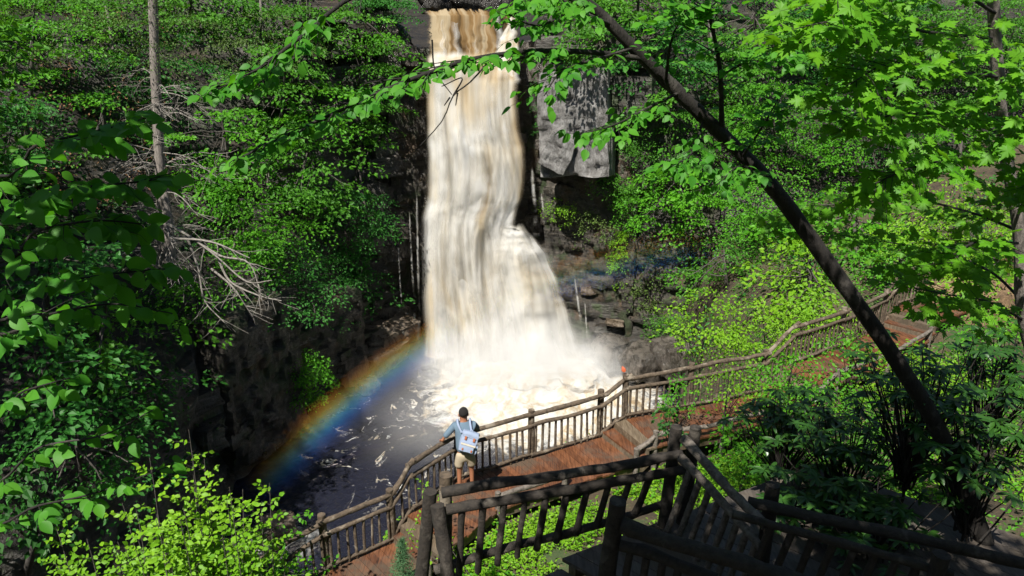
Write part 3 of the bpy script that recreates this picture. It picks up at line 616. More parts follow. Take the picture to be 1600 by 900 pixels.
along = ramp(nt, un, [(0.0, (0.0,) * 3), (0.05, (1.0,) * 3), (0.36, (0.9,) * 3), (0.47, (0.10,) * 3), (0.62, (0.10,) * 3), (0.72, (0.26,) * 3), (0.9, (0.12,) * 3), (1.0, (0.0,) * 3)])
den = math_n(nt, 'MULTIPLY', math_n(nt, 'MULTIPLY', along.outputs[0], soft), 0.32)
den = math_n(nt, 'MULTIPLY', den, map_range(nt, nz.outputs[0], 0.25, 0.7, 0.7, 1.0))
vsn = nt.nodes.new('ShaderNodeVolumeScatter'); vsn.inputs['Anisotropy'].default_value = -0.35
nt.links.new(c.outputs[0], vsn.inputs['Color']); nt.links.new(den, vsn.inputs['Density']); nt.links.new(vsn.outputs[0], out.inputs['Volume'])
r0, r1 = RL * math.tan(R(39.5)), RL * math.tan(R(42.5)); rm = (r0 + r1) / 2; rw = (r1 - r0) / 2 + 0.05
ph = np.linspace(pA, pB, 60); th = np.linspace(0, 2 * np.pi, 12, endpoint=False)
rad = rm + rw * 1.06 * np.cos(th); zz = 0.75 * np.sin(th)
V = np.stack([np.cos(ph)[:, None] * rad[None], np.sin(ph)[:, None] * rad[None], np.ones(60)[:, None] * zz[None]], -1).reshape(-1, 3)
i = np.arange(59)[:, None] * 12; j = np.arange(12)[None]; k = (j + 1) % 12
rf = [np.stack([i + j, i + k, i + 12 + k, i + 12 + j], -1).reshape(-1, 4)]
V = np.vstack([V, V[:12].mean(0), V[-12:].mean(0)]); jj = np.arange(12)
rf.append(np.vstack([np.stack([(jj + 1) % 12, jj, np.full(12, 720)], -1), np.stack([708 + jj, 708 + (jj + 1) % 12, np.full(12, 721)], -1)]))
if pB > pA: rf = [g[:, ::-1] for g in rf]
rb = link('rainbow', np_mesh('rainbow', V, rf, m), None, RM)
tag(rb, 'curved rainbow arching through the spray over the pool', 'rainbow', kind='stuff')

# ------------------------------------------------------------------ boardwalk
def near_edge(w=1.35):
    out = []
    for i in range(len(EA)):
        a = EA[max(0, i - 1)][:2]; b = EA[min(len(EA) - 1, i + 1)][:2]; t = (b - a) / np.linalg.norm(b - a)
        out.append((EA[i][0] + t[1] * w, EA[i][1] - t[0] * w, EA[i][2]))
    return np.array(out)
NE = near_edge()
walk = thing('boardwalk', EDGE[5], 'red brown plank boardwalk with steps winding along the pool', 'boardwalk')
for i in range(len(EA) - 1):
    a, b, na, nb = EA[i], EA[i + 1], NE[i], NE[i + 1]; L = np.linalg.norm(b[:2] - a[:2]); dz = b[2] - a[2]
    stair = abs(dz) > 0.1 and L < 1.4
    ns = max(2, round(abs(dz) / 0.16)) if stair else max(1, round(L / 0.15))
    for k in range(ns):
        t0, t1 = k / ns, (k + 1) / ns; g = 0.004 / L if not stair else 0.0
        z = a[2] + dz * (k + 1) / ns if stair else None
        def P(e0, e1, t):
            p = e0 + (e1 - e0) * t; return np.array([p[0], p[1], z if stair else p[2]])
        j = [rr.uniform(-.03, .03) for _ in range(2)]
        fa, fb = P(a, b, t0 + g), P(a, b, t1 - g); ga, gb = P(na, nb, t0 + g), P(na, nb, t1 - g)
        d0 = (ga - fa) / 1.35; fa = fa - d0 * (0.10 + j[0]); fb = fb - d0 * (0.10 + j[0]); ga = ga + d0 * (0.05 + j[1]); gb = gb + d0 * (0.05 + j[1])
        lift = rr.uniform(-.002, .002); q4 = [p + np.array([0, 0, lift]) for p in (fa, ga, gb, fb)]
        mb = MB(); mb.prism(q4, 0.045); mb.build('tread' if stair else 'plank', M['plank_grey' if (stair and k % 2) else 'plank'], walk)
        if stair:
            zz0 = z - abs(dz) / ns - 0.02; fw = (fb - fa) * 0.04 / max(1e-3, np.linalg.norm(fb - fa)); s_ = 0 if dz > 0 else 1
            e0, e1 = (fa, ga) if dz > 0 else (fb, gb)
            mb = MB(); mb.prism([e0 + [0, 0, -.047], e1 + [0, 0, -.047], e1 + fw + [0, 0, -.047], e0 + fw + [0, 0, -.047]], z - zz0 - .047); mb.build('riser', M['plank_grey'], walk)
    for e0, e1 in ((a + (na - a) * .04, b + (nb - b) * .04), (a + (na - a) * .95, b + (nb - b) * .95)):
        mb = MB(); d = (e1 - e0); n2 = np.array([d[1], -d[0], 0]); n2 = n2 / np.linalg.norm(n2) * 0.05
        lo = -0.06 - (0.16 if stair else 0); mb.prism([e0 + [0, 0, lo], e0 + n2 + [0, 0, lo], e1 + n2 + [0, 0, lo], e1 + [0, 0, lo]], 0.2); mb.build('stringer', M['plank_grey'], walk)

def log(mb, a, b, r, seed, amp=0.02, sides=8, n=None):
    L = (Vector(tuple(b)) - Vector(tuple(a))).length; n = max(8, int(L * 11))
    mb.tube(rough_path(a, b, amp, n, seed), np.linspace(1.08, 0.92, n) * r * (1 + .10 * (vnoise(np.arange(n) * .55, seed, 1.5) - .5) * 2), sides + 2, 0.20, seed)
def railing(name, label, spans, post_xy, material, hr=1.05, mr=0.80, br=0.09, step=0.17, rp=0.075, rh=0.052, rb_=0.028, post_h=1.17, group=None, seed=0):
    """spans: base points of the run; posts at post_xy; handrail, mid rail, bottom rail and balusters between"""
    t = thing(name, spans[0], label, 'railing', group); sd = seed
    for p in post_xy:
        sd += 1; mb = MB(); p = np.array(p); lean = np.array([rr.uniform(-.03, .03), rr.uniform(-.03, .03), 0])
        n = 9; mb.tube(rough_path(p + [0, 0, -0.7], p + lean + [0, 0, post_h + rr.uniform(-.05, .07)], 0.008, n, sd), np.linspace(1.06, .96, n) * rp, 10, 0.10, sd); mb.build('post', material, t, True)
    for a, b in zip(spans[:-1], spans[1:]):
        a, b = np.array(a), np.array(b); d = (b - a) / np.linalg.norm(b - a); L = np.linalg.norm(b[:2] - a[:2])
        nrm = np.array([d[1], -d[0], 0]) * 0.06
        for nm, h, r_, ex in (('handrail', hr, rh, .12), ('mid_rail', mr, rh * .85, .05), ('bottom_rail', br, rh * .75, .05)):
            sd += 1; mb = MB(); up = np.array([0, 0, h + rr.uniform(-.02, .02)]); off = nrm * (1.0 if nm != 'handrail' else 0.9)
            log(mb, a + up + off - d * ex, b + up + off + d * ex, r_, sd, 0.03); mb.build(nm, material, t, True)
        n = max(1, int(round(L / step)))
        for k in range(n):
            f = (k + 0.5) / n; p = a + (b - a) * f + nrm; sd += 1
            mb = MB(); mb.tube(rough_path(p + [rr.uniform(-.015, .015), 0, 0.02], p + [rr.uniform(-.015, .015), 0, mr], 0.006, 4, sd), rb_ * rr.uniform(.85, 1.15), 6, 0.1, sd); mb.build('baluster', material, t, True)
    return t
E3 = [np.array(p) for p in EDGE]
railing('railing', 'log railing leaning down to the lower deck at the bottom left', [E3[0], E3[1]], [E3[0]], M['log'], group='walkway railings', seed=100)
railing('railing', 'log railing beside the lowest deck and its steps, below the person', [E3[1], E3[2], E3[3], E3[4]], [E3[1], E3[2], E3[4]], M['log'], group='walkway railings', seed=140)
railing('railing', 'log railing between the person and the first pair of steps, in front of the foam', [E3[4], E3[5], E3[6], E3[7]], [E3[5], E3[6], E3[7]], M['log'], group='walkway railings', seed=200)
railing('railing', 'log railing right of the post with the orange leaf', [E3[7], E3[8], E3[9], E3[10]], [E3[8], E3[9]], M['log'], group='walkway railings', seed=300)
railing('railing', 'log railing of the farthest deck, seen behind the leaning trunk', [E3[10], E3[11], E3[12], E3[13], E3[14]], [E3[11], E3[12], E3[14]], M['log'], group='walkway railings', seed=400)
# low kerb logs along the inner edge
def kerb(i, j, label, seed):
    t = thing('kerb_log', NE[i], label, 'kerb log', 'kerb logs on the inner edge of the walkway'); sd = seed
    for k in range(i, j):
        mb = MB(); log(mb, NE[k] + [0, 0, .26], NE[k + 1] + [0, 0, .26], 0.055, sd, 0.03); mb.build('log', M['log_weathered'], t, True); sd += 1
    for k in range(i, j + 1):
        mb = MB(); mb.tube(rough_path(NE[k] + [0, 0, -.8], NE[k] + [0, 0, .36], .01, 5, sd), .06, 9, .1, sd); mb.build('post', M['log_weathered'], t, True); sd += 1
kerb(4, 5, 'pale kerb log and posts on the inner edge of the deck beside the person', 500)
kerb(6, 8, 'pale kerb log on the inner edge beside the paired steps', 520)
kerb(8, 10, 'dark kerb log on the inner edge of the deck among the bright shrubs', 540)
kerb(10, 12, 'kerb log on the inner edge of the deck behind the leaning trunk', 560)
kerb(1, 2, 'kerb log on the inner edge of the lowest deck', 580)
# orange leaf caught on a post
def leaf_template(kind):
    if kind == 'far': return np.array([(0, 0, 0), (.30, .45, .06), (0, 1, -.05), (-.30, .45, .06)]), [np.array([(0, 1, 2), (0, 2, 3)])]
    if kind == 'mid': return np.array([(0, 0, 0), (.22, .2, .05), (.30, .5, .05), (0, 1, -.12), (-.30, .5, .05), (-.22, .2, .05), (0, .5, 0)]), [np.array([(0, 1, 6), (1, 2, 6), (2, 3, 6), (3, 4, 6), (4, 5, 6), (5, 0, 6)])]
    if kind.startswith('ovate'):
        c = {'ovate0': (.10, -.18), 'ovate1': (.04, -.30), 'ovate2': (.16, -.05)}[kind]
        ys = np.array([0, .06, .16, .30, .46, .62, .78, .90, 1.0]); ws = np.array([.0, .12, .24, .31, .32, .27, .18, .09, 0])
        L = []; 
        for y, w in zip(ys, ws):
            z = c[1] * y * y; L += [(-w, y - .0 * w, z + c[0] * w * 1.6), (0, y + .03 * (w > 0), z), (w, y, z + c[0] * w * 1.6)]
        L = np.array(L); F = []
        for k in range(8):
            F += [(3 * k, 3 * k + 1, 3 * k + 4, 3 * k + 3), (3 * k + 1, 3 * k + 2, 3 * k + 5, 3 * k + 4)]
        L = np.vstack([L, [(-.012, -.22, .02), (.012, -.22, .02)]]); 
        return L, [np.array(F), np.array([(27, 28, 1)])]
    if kind.startswith('maple'):
        s = {'maple0': (-.25, .12), 'maple1': (-.42, .20), 'maple2': (-.12, .05)}[kind]
        half = [(0, 0), (.10, -.03), (.26, -.10), (.22, .08), (.44, .10), (.38, .20), (.56, .42), (.38, .40), (.36, .50), (.20, .42), (.24, .66), (.12, .64), (0, 1.0)]
        out = half + [(-x, y) for x, y in half[-2:0:-1]]; P = np.array(out); c0 = np.array([(0, .34)]); P = np.vstack([P, c0])
        z = s[0] * ((P[:, 1] - .2) ** 2) - s[1] * np.abs(P[:, 0]) ** 1.2 + 0.03 * np.cos(P[:, 0] * 22)
        L = np.column_stack([P, z]); n = len(out); k = np.arange(n); F = np.stack([k, (k + 1) % n, np.full(n, n)], -1)
        L = np.vstack([L, [(-.01, -.45, .05), (.01, -.45, .05)]]); return L, [np.vstack([F[:, ::-1], [(n + 1, n + 2, 0)]])]
    if kind.startswith('strap'):
        c = {'strap0': -.15, 'strap1': -.35}[kind]; ys = np.array([0, .12, .32, .55, .78, .92, 1.0]); ws = np.array([.02, .08, .14, .16, .13, .07, 0]); L = []
        for y, w in zip(ys, ws): L += [(-w, y, c * y * y + w * .35), (0, y, c * y * y), (w, y, c * y * y + w * .35)]
        F = []
        for k in range(6): F += [(3 * k, 3 * k + 1, 3 * k + 4, 3 * k + 3), (3 * k + 1, 3 * k + 2, 3 * k + 5, 3 * k + 4)]
        return np.array(L), [np.array(F)]
TEMPL = {}
def template(kind):
    if kind not in TEMPL: TEMPL[kind] = leaf_template(kind)
    return TEMPL[kind]
def frames(d, n):
    d = d / (np.linalg.norm(d, axis=1)[:, None] + 1e-9); s = np.cross(d, n); s /= np.linalg.norm(s, axis=1)[:, None] + 1e-9
    return s, d, np.cross(s, d)
def leaf_mesh(name, pos, d, n, size, kind, m, width=1.0):
    T, F = template(kind); s, d, n = frames(d, n); sz = size[:, None, None]
    V = pos[:, None] + sz * (T[None, :, 0, None] * width * s[:, None] + T[None, :, 1, None] * d[:, None] + T[None, :, 2, None] * n[:, None])
    off = np.arange(len(pos))[:, None, None] * len(T)
    return np_mesh(name, V.reshape(-1, 3), [(f[None] + off).reshape(-1, f.shape[1]) for f in F], m, kind not in ('far',))
o = link('leaf', leaf_mesh('leaf', np.zeros((1, 3)), np.array([[0, 1., 0]]), np.array([[0, 0, 1.]]), np.array([1.0]), 'ovate1', M['leaf_orange']))
lp = Vector(EDGE[7]) + Vector((-.07, -.06, 1.20)); o.matrix_basis = Matrix.Translation(lp) @ Matrix.Rotation(R(75), 4, 'X') @ Matrix.Rotation(R(20), 4, 'Z') @ Matrix.Scale(0.15, 4)
o.name = 'fallen_leaf'; tag(o, 'orange leaf caught against the post of the walkway railing', 'leaf')

# ------------------------------------------------------------------ platform and railings below the viewpoint
FZ = 8.25
plat = thing('viewing_platform', atz(1000, 880, FZ), 'grey plank viewing platform in deep shade at the bottom', 'platform')
c0, c1 = atz(878, 872, FZ), atz(1050, 808, FZ); dirx = (c1 - c0).normalized(); diry = Vector((dirx.y, -dirx.x, 0)); diry = (diry + dirx * 0.35).normalized()
for k in range(24):
    a = c0 + dirx * (0.19 * k + .004) + Vector((0, 0, rr.uniform(-.004, .004))); b = a + dirx * 0.182
    if k * .19 > 4.3: break
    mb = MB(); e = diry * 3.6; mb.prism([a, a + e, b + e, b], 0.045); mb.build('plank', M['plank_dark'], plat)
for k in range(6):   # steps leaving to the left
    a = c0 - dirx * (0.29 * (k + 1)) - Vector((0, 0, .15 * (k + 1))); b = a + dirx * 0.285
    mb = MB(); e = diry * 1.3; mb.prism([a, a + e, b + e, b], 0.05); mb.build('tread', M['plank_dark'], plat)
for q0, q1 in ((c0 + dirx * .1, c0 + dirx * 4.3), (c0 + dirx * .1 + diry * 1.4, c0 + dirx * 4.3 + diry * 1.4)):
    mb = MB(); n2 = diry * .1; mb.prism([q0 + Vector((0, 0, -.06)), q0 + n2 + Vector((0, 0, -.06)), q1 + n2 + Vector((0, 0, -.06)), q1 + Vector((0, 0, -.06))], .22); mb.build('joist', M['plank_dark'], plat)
def px_log(mb, a, b, r, seed, amp=.025): log(mb, at(*a), at(*b), r, seed, amp, 10, 12)
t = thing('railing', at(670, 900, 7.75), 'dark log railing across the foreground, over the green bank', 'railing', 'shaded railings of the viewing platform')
def post(t, a, b, r, seed, m=M['log_shaded']):
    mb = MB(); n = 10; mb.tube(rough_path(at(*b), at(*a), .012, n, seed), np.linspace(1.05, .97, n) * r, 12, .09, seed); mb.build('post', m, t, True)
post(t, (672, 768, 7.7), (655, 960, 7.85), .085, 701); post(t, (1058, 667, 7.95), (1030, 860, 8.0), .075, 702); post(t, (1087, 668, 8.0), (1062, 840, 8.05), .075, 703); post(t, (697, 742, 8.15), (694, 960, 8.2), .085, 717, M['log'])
mb = MB(); px_log(mb, (690, 770, 7.62), (1066, 710, 7.85), .062, 704); mb.build('handrail', M['log_shaded'], t, True)
mb = MB(); px_log(mb, (698, 797, 7.62), (1072, 733, 7.85), .060, 705); mb.build('mid_rail', M['log_shaded'], t, True)
mb = MB(); px_log(mb, (680, 890, 7.75), (1045, 786, 8.0), .055, 706); mb.build('bottom_rail', M['log_shaded'], t, True)
mb = MB(); px_log(mb, (685, 790, 7.6), (706, 960, 7.35), .085, 707); mb.build('brace', M['log_shaded'], t, True)
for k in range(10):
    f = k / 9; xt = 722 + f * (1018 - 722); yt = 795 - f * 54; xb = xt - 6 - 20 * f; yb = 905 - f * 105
    mb = MB(); mb.tube(rough_path(at(xt, yt, 7.64 + .2 * f), at(xb, yb, 7.72 + .2 * f), .01, 5, 720 + k), .042 * rr.uniform(.9, 1.12), 8, .1, 720 + k); mb.build('baluster', M['log_shaded'], t, True)
t = thing('railing', at(1130, 880, 7.2), 'weathered grey log railing sloping down to the right from the corner posts', 'railing', 'shaded railings of the viewing platform')
mb = MB(); px_log(mb, (1068, 686, 7.8), (1196, 822, 6.5), .055, 730, .03); mb.build('handrail', M['log_weathered'], t, True)
mb = MB(); px_log(mb, (1063, 714, 7.75), (1190, 858, 6.45), .050, 731, .04); mb.build('mid_rail', M['log_weathered'], t, True)
for k in range(8):
    f = k / 7.5; xt = 1078 + f * 112; yt = 735 + f * 118; Y = 7.7 - 1.2 * f
    mb = MB(); mb.tube(rough_path(at(xt, yt, Y), at(xt - 38, yt + 100 + 10 * f, Y + .1), .008, 5, 735 + k), .04, 8, .1, 735 + k); mb.build('baluster', M['log_weathered'], t, True)
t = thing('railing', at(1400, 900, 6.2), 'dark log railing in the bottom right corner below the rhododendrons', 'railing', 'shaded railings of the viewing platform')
mb = MB(); px_log(mb, (1170, 785, 6.85), (1640, 890, 5.7), .058, 750, .03); mb.build('handrail', M['log_shaded'], t, True)
mb = MB(); px_log(mb, (1145, 803, 6.55), (1490, 898, 5.75), .044, 751, .03); mb.build('mid_rail', M['log_shaded'], t, True)
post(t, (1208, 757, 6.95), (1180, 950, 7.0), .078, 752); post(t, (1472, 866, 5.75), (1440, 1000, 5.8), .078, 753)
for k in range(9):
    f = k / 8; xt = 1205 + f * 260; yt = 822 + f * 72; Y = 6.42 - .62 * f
    mb = MB(); mb.tube(rough_path(at(xt, yt, Y), at(xt - 45, yt + 110, Y + .05), .006, 5, 755 + k), .038, 8, .1, 755 + k); mb.build('baluster', M['log_shaded'], t, True)
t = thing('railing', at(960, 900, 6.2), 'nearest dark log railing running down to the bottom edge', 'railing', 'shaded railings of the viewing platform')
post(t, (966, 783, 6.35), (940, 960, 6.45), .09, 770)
mb = MB(); px_log(mb, (972, 822, 6.3), (1300, 925, 5.5), .075, 771); mb.build('handrail', M['log_shaded'], t, True)
mb = MB(); px_log(mb, (968, 852, 6.3), (1120, 905, 5.95), .06, 772); mb.build('mid_rail', M['log_shaded'], t, True)
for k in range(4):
    f = k / 3; mb = MB(); mb.tube(rough_path(at(985 + 75 * f, 862 + 25 * f, 6.27 - .2 * f), at(968 + 75 * f, 960 + 25 * f, 6.3 - .2 * f), .006, 5, 775 + k), .042, 8, .1, 775 + k); mb.build('baluster', M['log_shaded'], t, True)

# ------------------------------------------------------------------ vegetation
UP = np.array([0, 0, 1.0])
def unit(v): return v / (np.linalg.norm(v, axis=-1)[..., None] + 1e-9)
def spray_leaves(rng, cen, out, rad, per, size, flat=0.16, droop=0.35, jit=0.55, face=0.45):
    """flat drooping sprays of leaves, one per centre"""
    k = len(cen); tot = k * per
    c = np.repeat(cen, per, 0); o = np.repeat(out, per, 0); r = np.repeat(rad, per)[:, None]
    lat = unit(np.cross(np.broadcast_to(UP, o.shape), o)); a = rng.uniform(-0.9, 1.0, tot)[:, None]; wmax = 0.75 * (1 - 0.55 * a ** 2)
    b = rng.uniform(-1, 1, tot)[:, None] * wmax; h = rng.normal(0, flat, tot)[:, None]
    pos = c + r * (a * o + b * lat + h * UP) - UP * r * droop * (np.clip(a + .3, 0, 2) ** 2 + 0.5 * b ** 2)
    d = unit(o * 0.7 + lat * np.sign(b) * 0.6 + rng.normal(0, .45, (tot, 3)) - UP * 0.35)
    n = unit(UP * 0.75 + o * face + rng.normal(0, jit, (tot, 3)))
    return pos, d, n, size * rng.uniform(.6, 1.25, tot)
def wood(mb, a, b, r0, r1, seed, amp=0.15, n=7, sides=6):
    mb.tube(rough_path(a, b, amp, n, seed), np.linspace(r0, r1, n), sides, .12, seed, cap=False)
TN = [0]
def tree(px, py, rx, ry, label, m, cover=1.7, size=0.11, back=1.3, name='broadleaf_tree', cat='tree', group=None, tmat='bark', droop=.35, flat=.16, per=46, depth=None, base=None, face=.45, sprad=(.5, .95), trunk_r=0.09, kind='far', limbs=12, jit=.5, tier=0.0, deep=9.0):
    TN[0] += 1; rng = np.random.default_rng(1000 + TN[0])
    if depth is None: depth = hit(px, py).y - back
    c = np.array(at(px, py, depth)); sc = proj(c)[2][0] / FPX; RX, RZ = rx * sc, ry * sc; RY = min(RX, 1.0 + RX * .5, deep)
    area = math.pi * RX * RZ; n = int(cover * area / (0.30 * size * size)); k = max(3, n // per)
    q = unit(rng.normal(0, 1, (k, 3))) * (rng.uniform(0.12, 1.0, k)[:, None] ** 0.5); q *= (1 + .3 * (vnoise(q[:, 0] * 2 + TN[0], q[:, 1] * 2, q[:, 2] * 2) - .5))[:, None]
    cen = c + q * np.array([RX, RY, RZ])
    if tier:
        keep = vnoise(cen[:, 0] * .95 + TN[0] * 3, cen[:, 1] * .6, cen[:, 2] * 1.2) > .40; q, cen = q[keep], cen[keep]; k = len(cen)
    if tier: cen[:, 2] = c[2] + (np.round((cen[:, 2] - c[2]) / tier) + rng.normal(0, .13, k)) * tier - .10 * np.hypot(cen[:, 0] - c[0], cen[:, 1] - c[1]) ** 1.3
    out = q * np.array([1, 1, .0]) + np.array([0.15 * np.sign(-c[0]), -.45, 0]) + rng.normal(0, .2, (k, 3)) * np.array([1, 1, .2])
    out = unit(out); rad = rng.uniform(*sprad, k) * min(1.0, RX / 1.2 + .2)
    pos, d, nn, sz = spray_leaves(rng, cen, out, rad, per, size, flat, droop, jit, face)
    if base is None:
        b = hit(px + rng.uniform(-.15, .15) * rx, py + ry * .85); b = np.array(b) + [0, .05, -.15]
    else: b = np.array(base, float)
    t = thing(name, b, label, cat, group)
    mb = MB(); top = c + np.array([0, .1, RZ * .55]); mid = b * .45 + top * .55 + rng.normal(0, .12, 3); path = curve_pts([b, mid, top], 12)
    mb.tube(path, np.linspace(trunk_r, trunk_r * .3, len(path)), 7, .15, TN[0], cap=False); mb.build('trunk', M[tmat], t, True)
    mb = MB()
    for j in rng.choice(k, min(k, limbs), replace=False):
        s0 = path[int(rng.uniform(.3, .95) * (len(path) - 1))]; wood(mb, s0, cen[j], trunk_r * .35, trunk_r * .12, TN[0] * 31 + j, .12, 6, 5)
    mb.build('limbs', M[tmat], t, True)
    o = link('crown', leaf_mesh('crown', pos, d, nn, sz, kind, M[m]), t)
    return t
def add_leaves(t, pos, d, n, size, kinds, m, most=300, width=1.0, seed=0):
    """the leaves that show largest become single objects, the rest one part"""
    x, y, z = proj(pos); vis = (x > -15) & (x < 1615) & (y > -15) & (y < 915); score = np.where(vis, size / z, 0); order = np.argsort(-score)
    one = [i for i in order[:most] if vis[i]]; rest = np.array(sorted(set(range(len(pos))) - set(one)), int)
    ms = []
    for kd in kinds: ms.append(leaf_mesh('leaf', np.zeros((1, 3)), np.array([[0, 1., 0]]), np.array([[0, 0, 1.]]), np.array([1.0]), kd, M[m], width))
    s, dd, nn = frames(d, n)
    for i in one:
        mt = Matrix(((s[i][0], dd[i][0], nn[i][0], 0), (s[i][1], dd[i][1], nn[i][1], 0), (s[i][2], dd[i][2], nn[i][2], 0), (0, 0, 0, 1)))
        link('leaf', ms[i % len(ms)], t, Matrix.Translation(pos[i]) @ mt @ Matrix.Scale(size[i], 4))
    if len(rest):
        o = link('foliage', leaf_mesh('foliage', pos[rest], d[rest], n[rest], size[rest], kinds[0], M[m], width), t); o['kind'] = 'stuff'
def leafy_branch(rng, mb, path, r0, twigs, tlen, nl, size, acc, droop=.5, start=.15, updown=.25, facing=0.35):
    P = curve_pts(path, 24); mb.tube(P, np.linspace(r0, r0 * .3, len(P)), 6, .12, int(rng.integers(1e4)), cap=False)
    tg = unit(np.gradient(P, axis=0))
    for k in range(twigs):
        f = start + (1 - start) * (k + rng.uniform(0, .9)) / twigs; i = min(len(P) - 2, int(f * (len(P) - 1))); t = tg[i]
        lat = unit(np.cross(UP, t)) * (1 if k % 2 else -1); L = tlen * rng.uniform(.55, 1.15) * (1 - .35 * f)
        dr = unit(t * .75 + lat * .8 + UP * rng.uniform(-updown, updown)); p1 = P[i] + dr * L - UP * .12 * L
        wood(mb, P[i], p1, r0 * .22, r0 * .08, int(rng.integers(1e4)), .03, 6, 4)
        tl = unit(np.cross(UP, dr)); m = max(2, int(nl * rng.uniform(.7, 1.2)))
        for j in range(m):
            g = (j + .6) / m; pp = P[i] + (p1 - P[i]) * g; sd_ = 1 if j % 2 else -1
            last = j == m - 1
            ld = unit(dr * (1.0 if last else .55) + tl * sd_ * (0 if last else .8) - UP * droop * rng.uniform(.3, 1.3) + rng.normal(0, .18, 3))
            ln = unit(UP * .8 - np.array([0, facing, 0]) + tl * sd_ * .15 + rng.normal(0, .28, 3))
            acc.append((pp + rng.normal(0, .015, 3), ld, ln, size * rng.uniform(.65, 1.15)))
def acc_arrays(acc): return [np.array([a[k] for a in acc]) for k in range(4)]

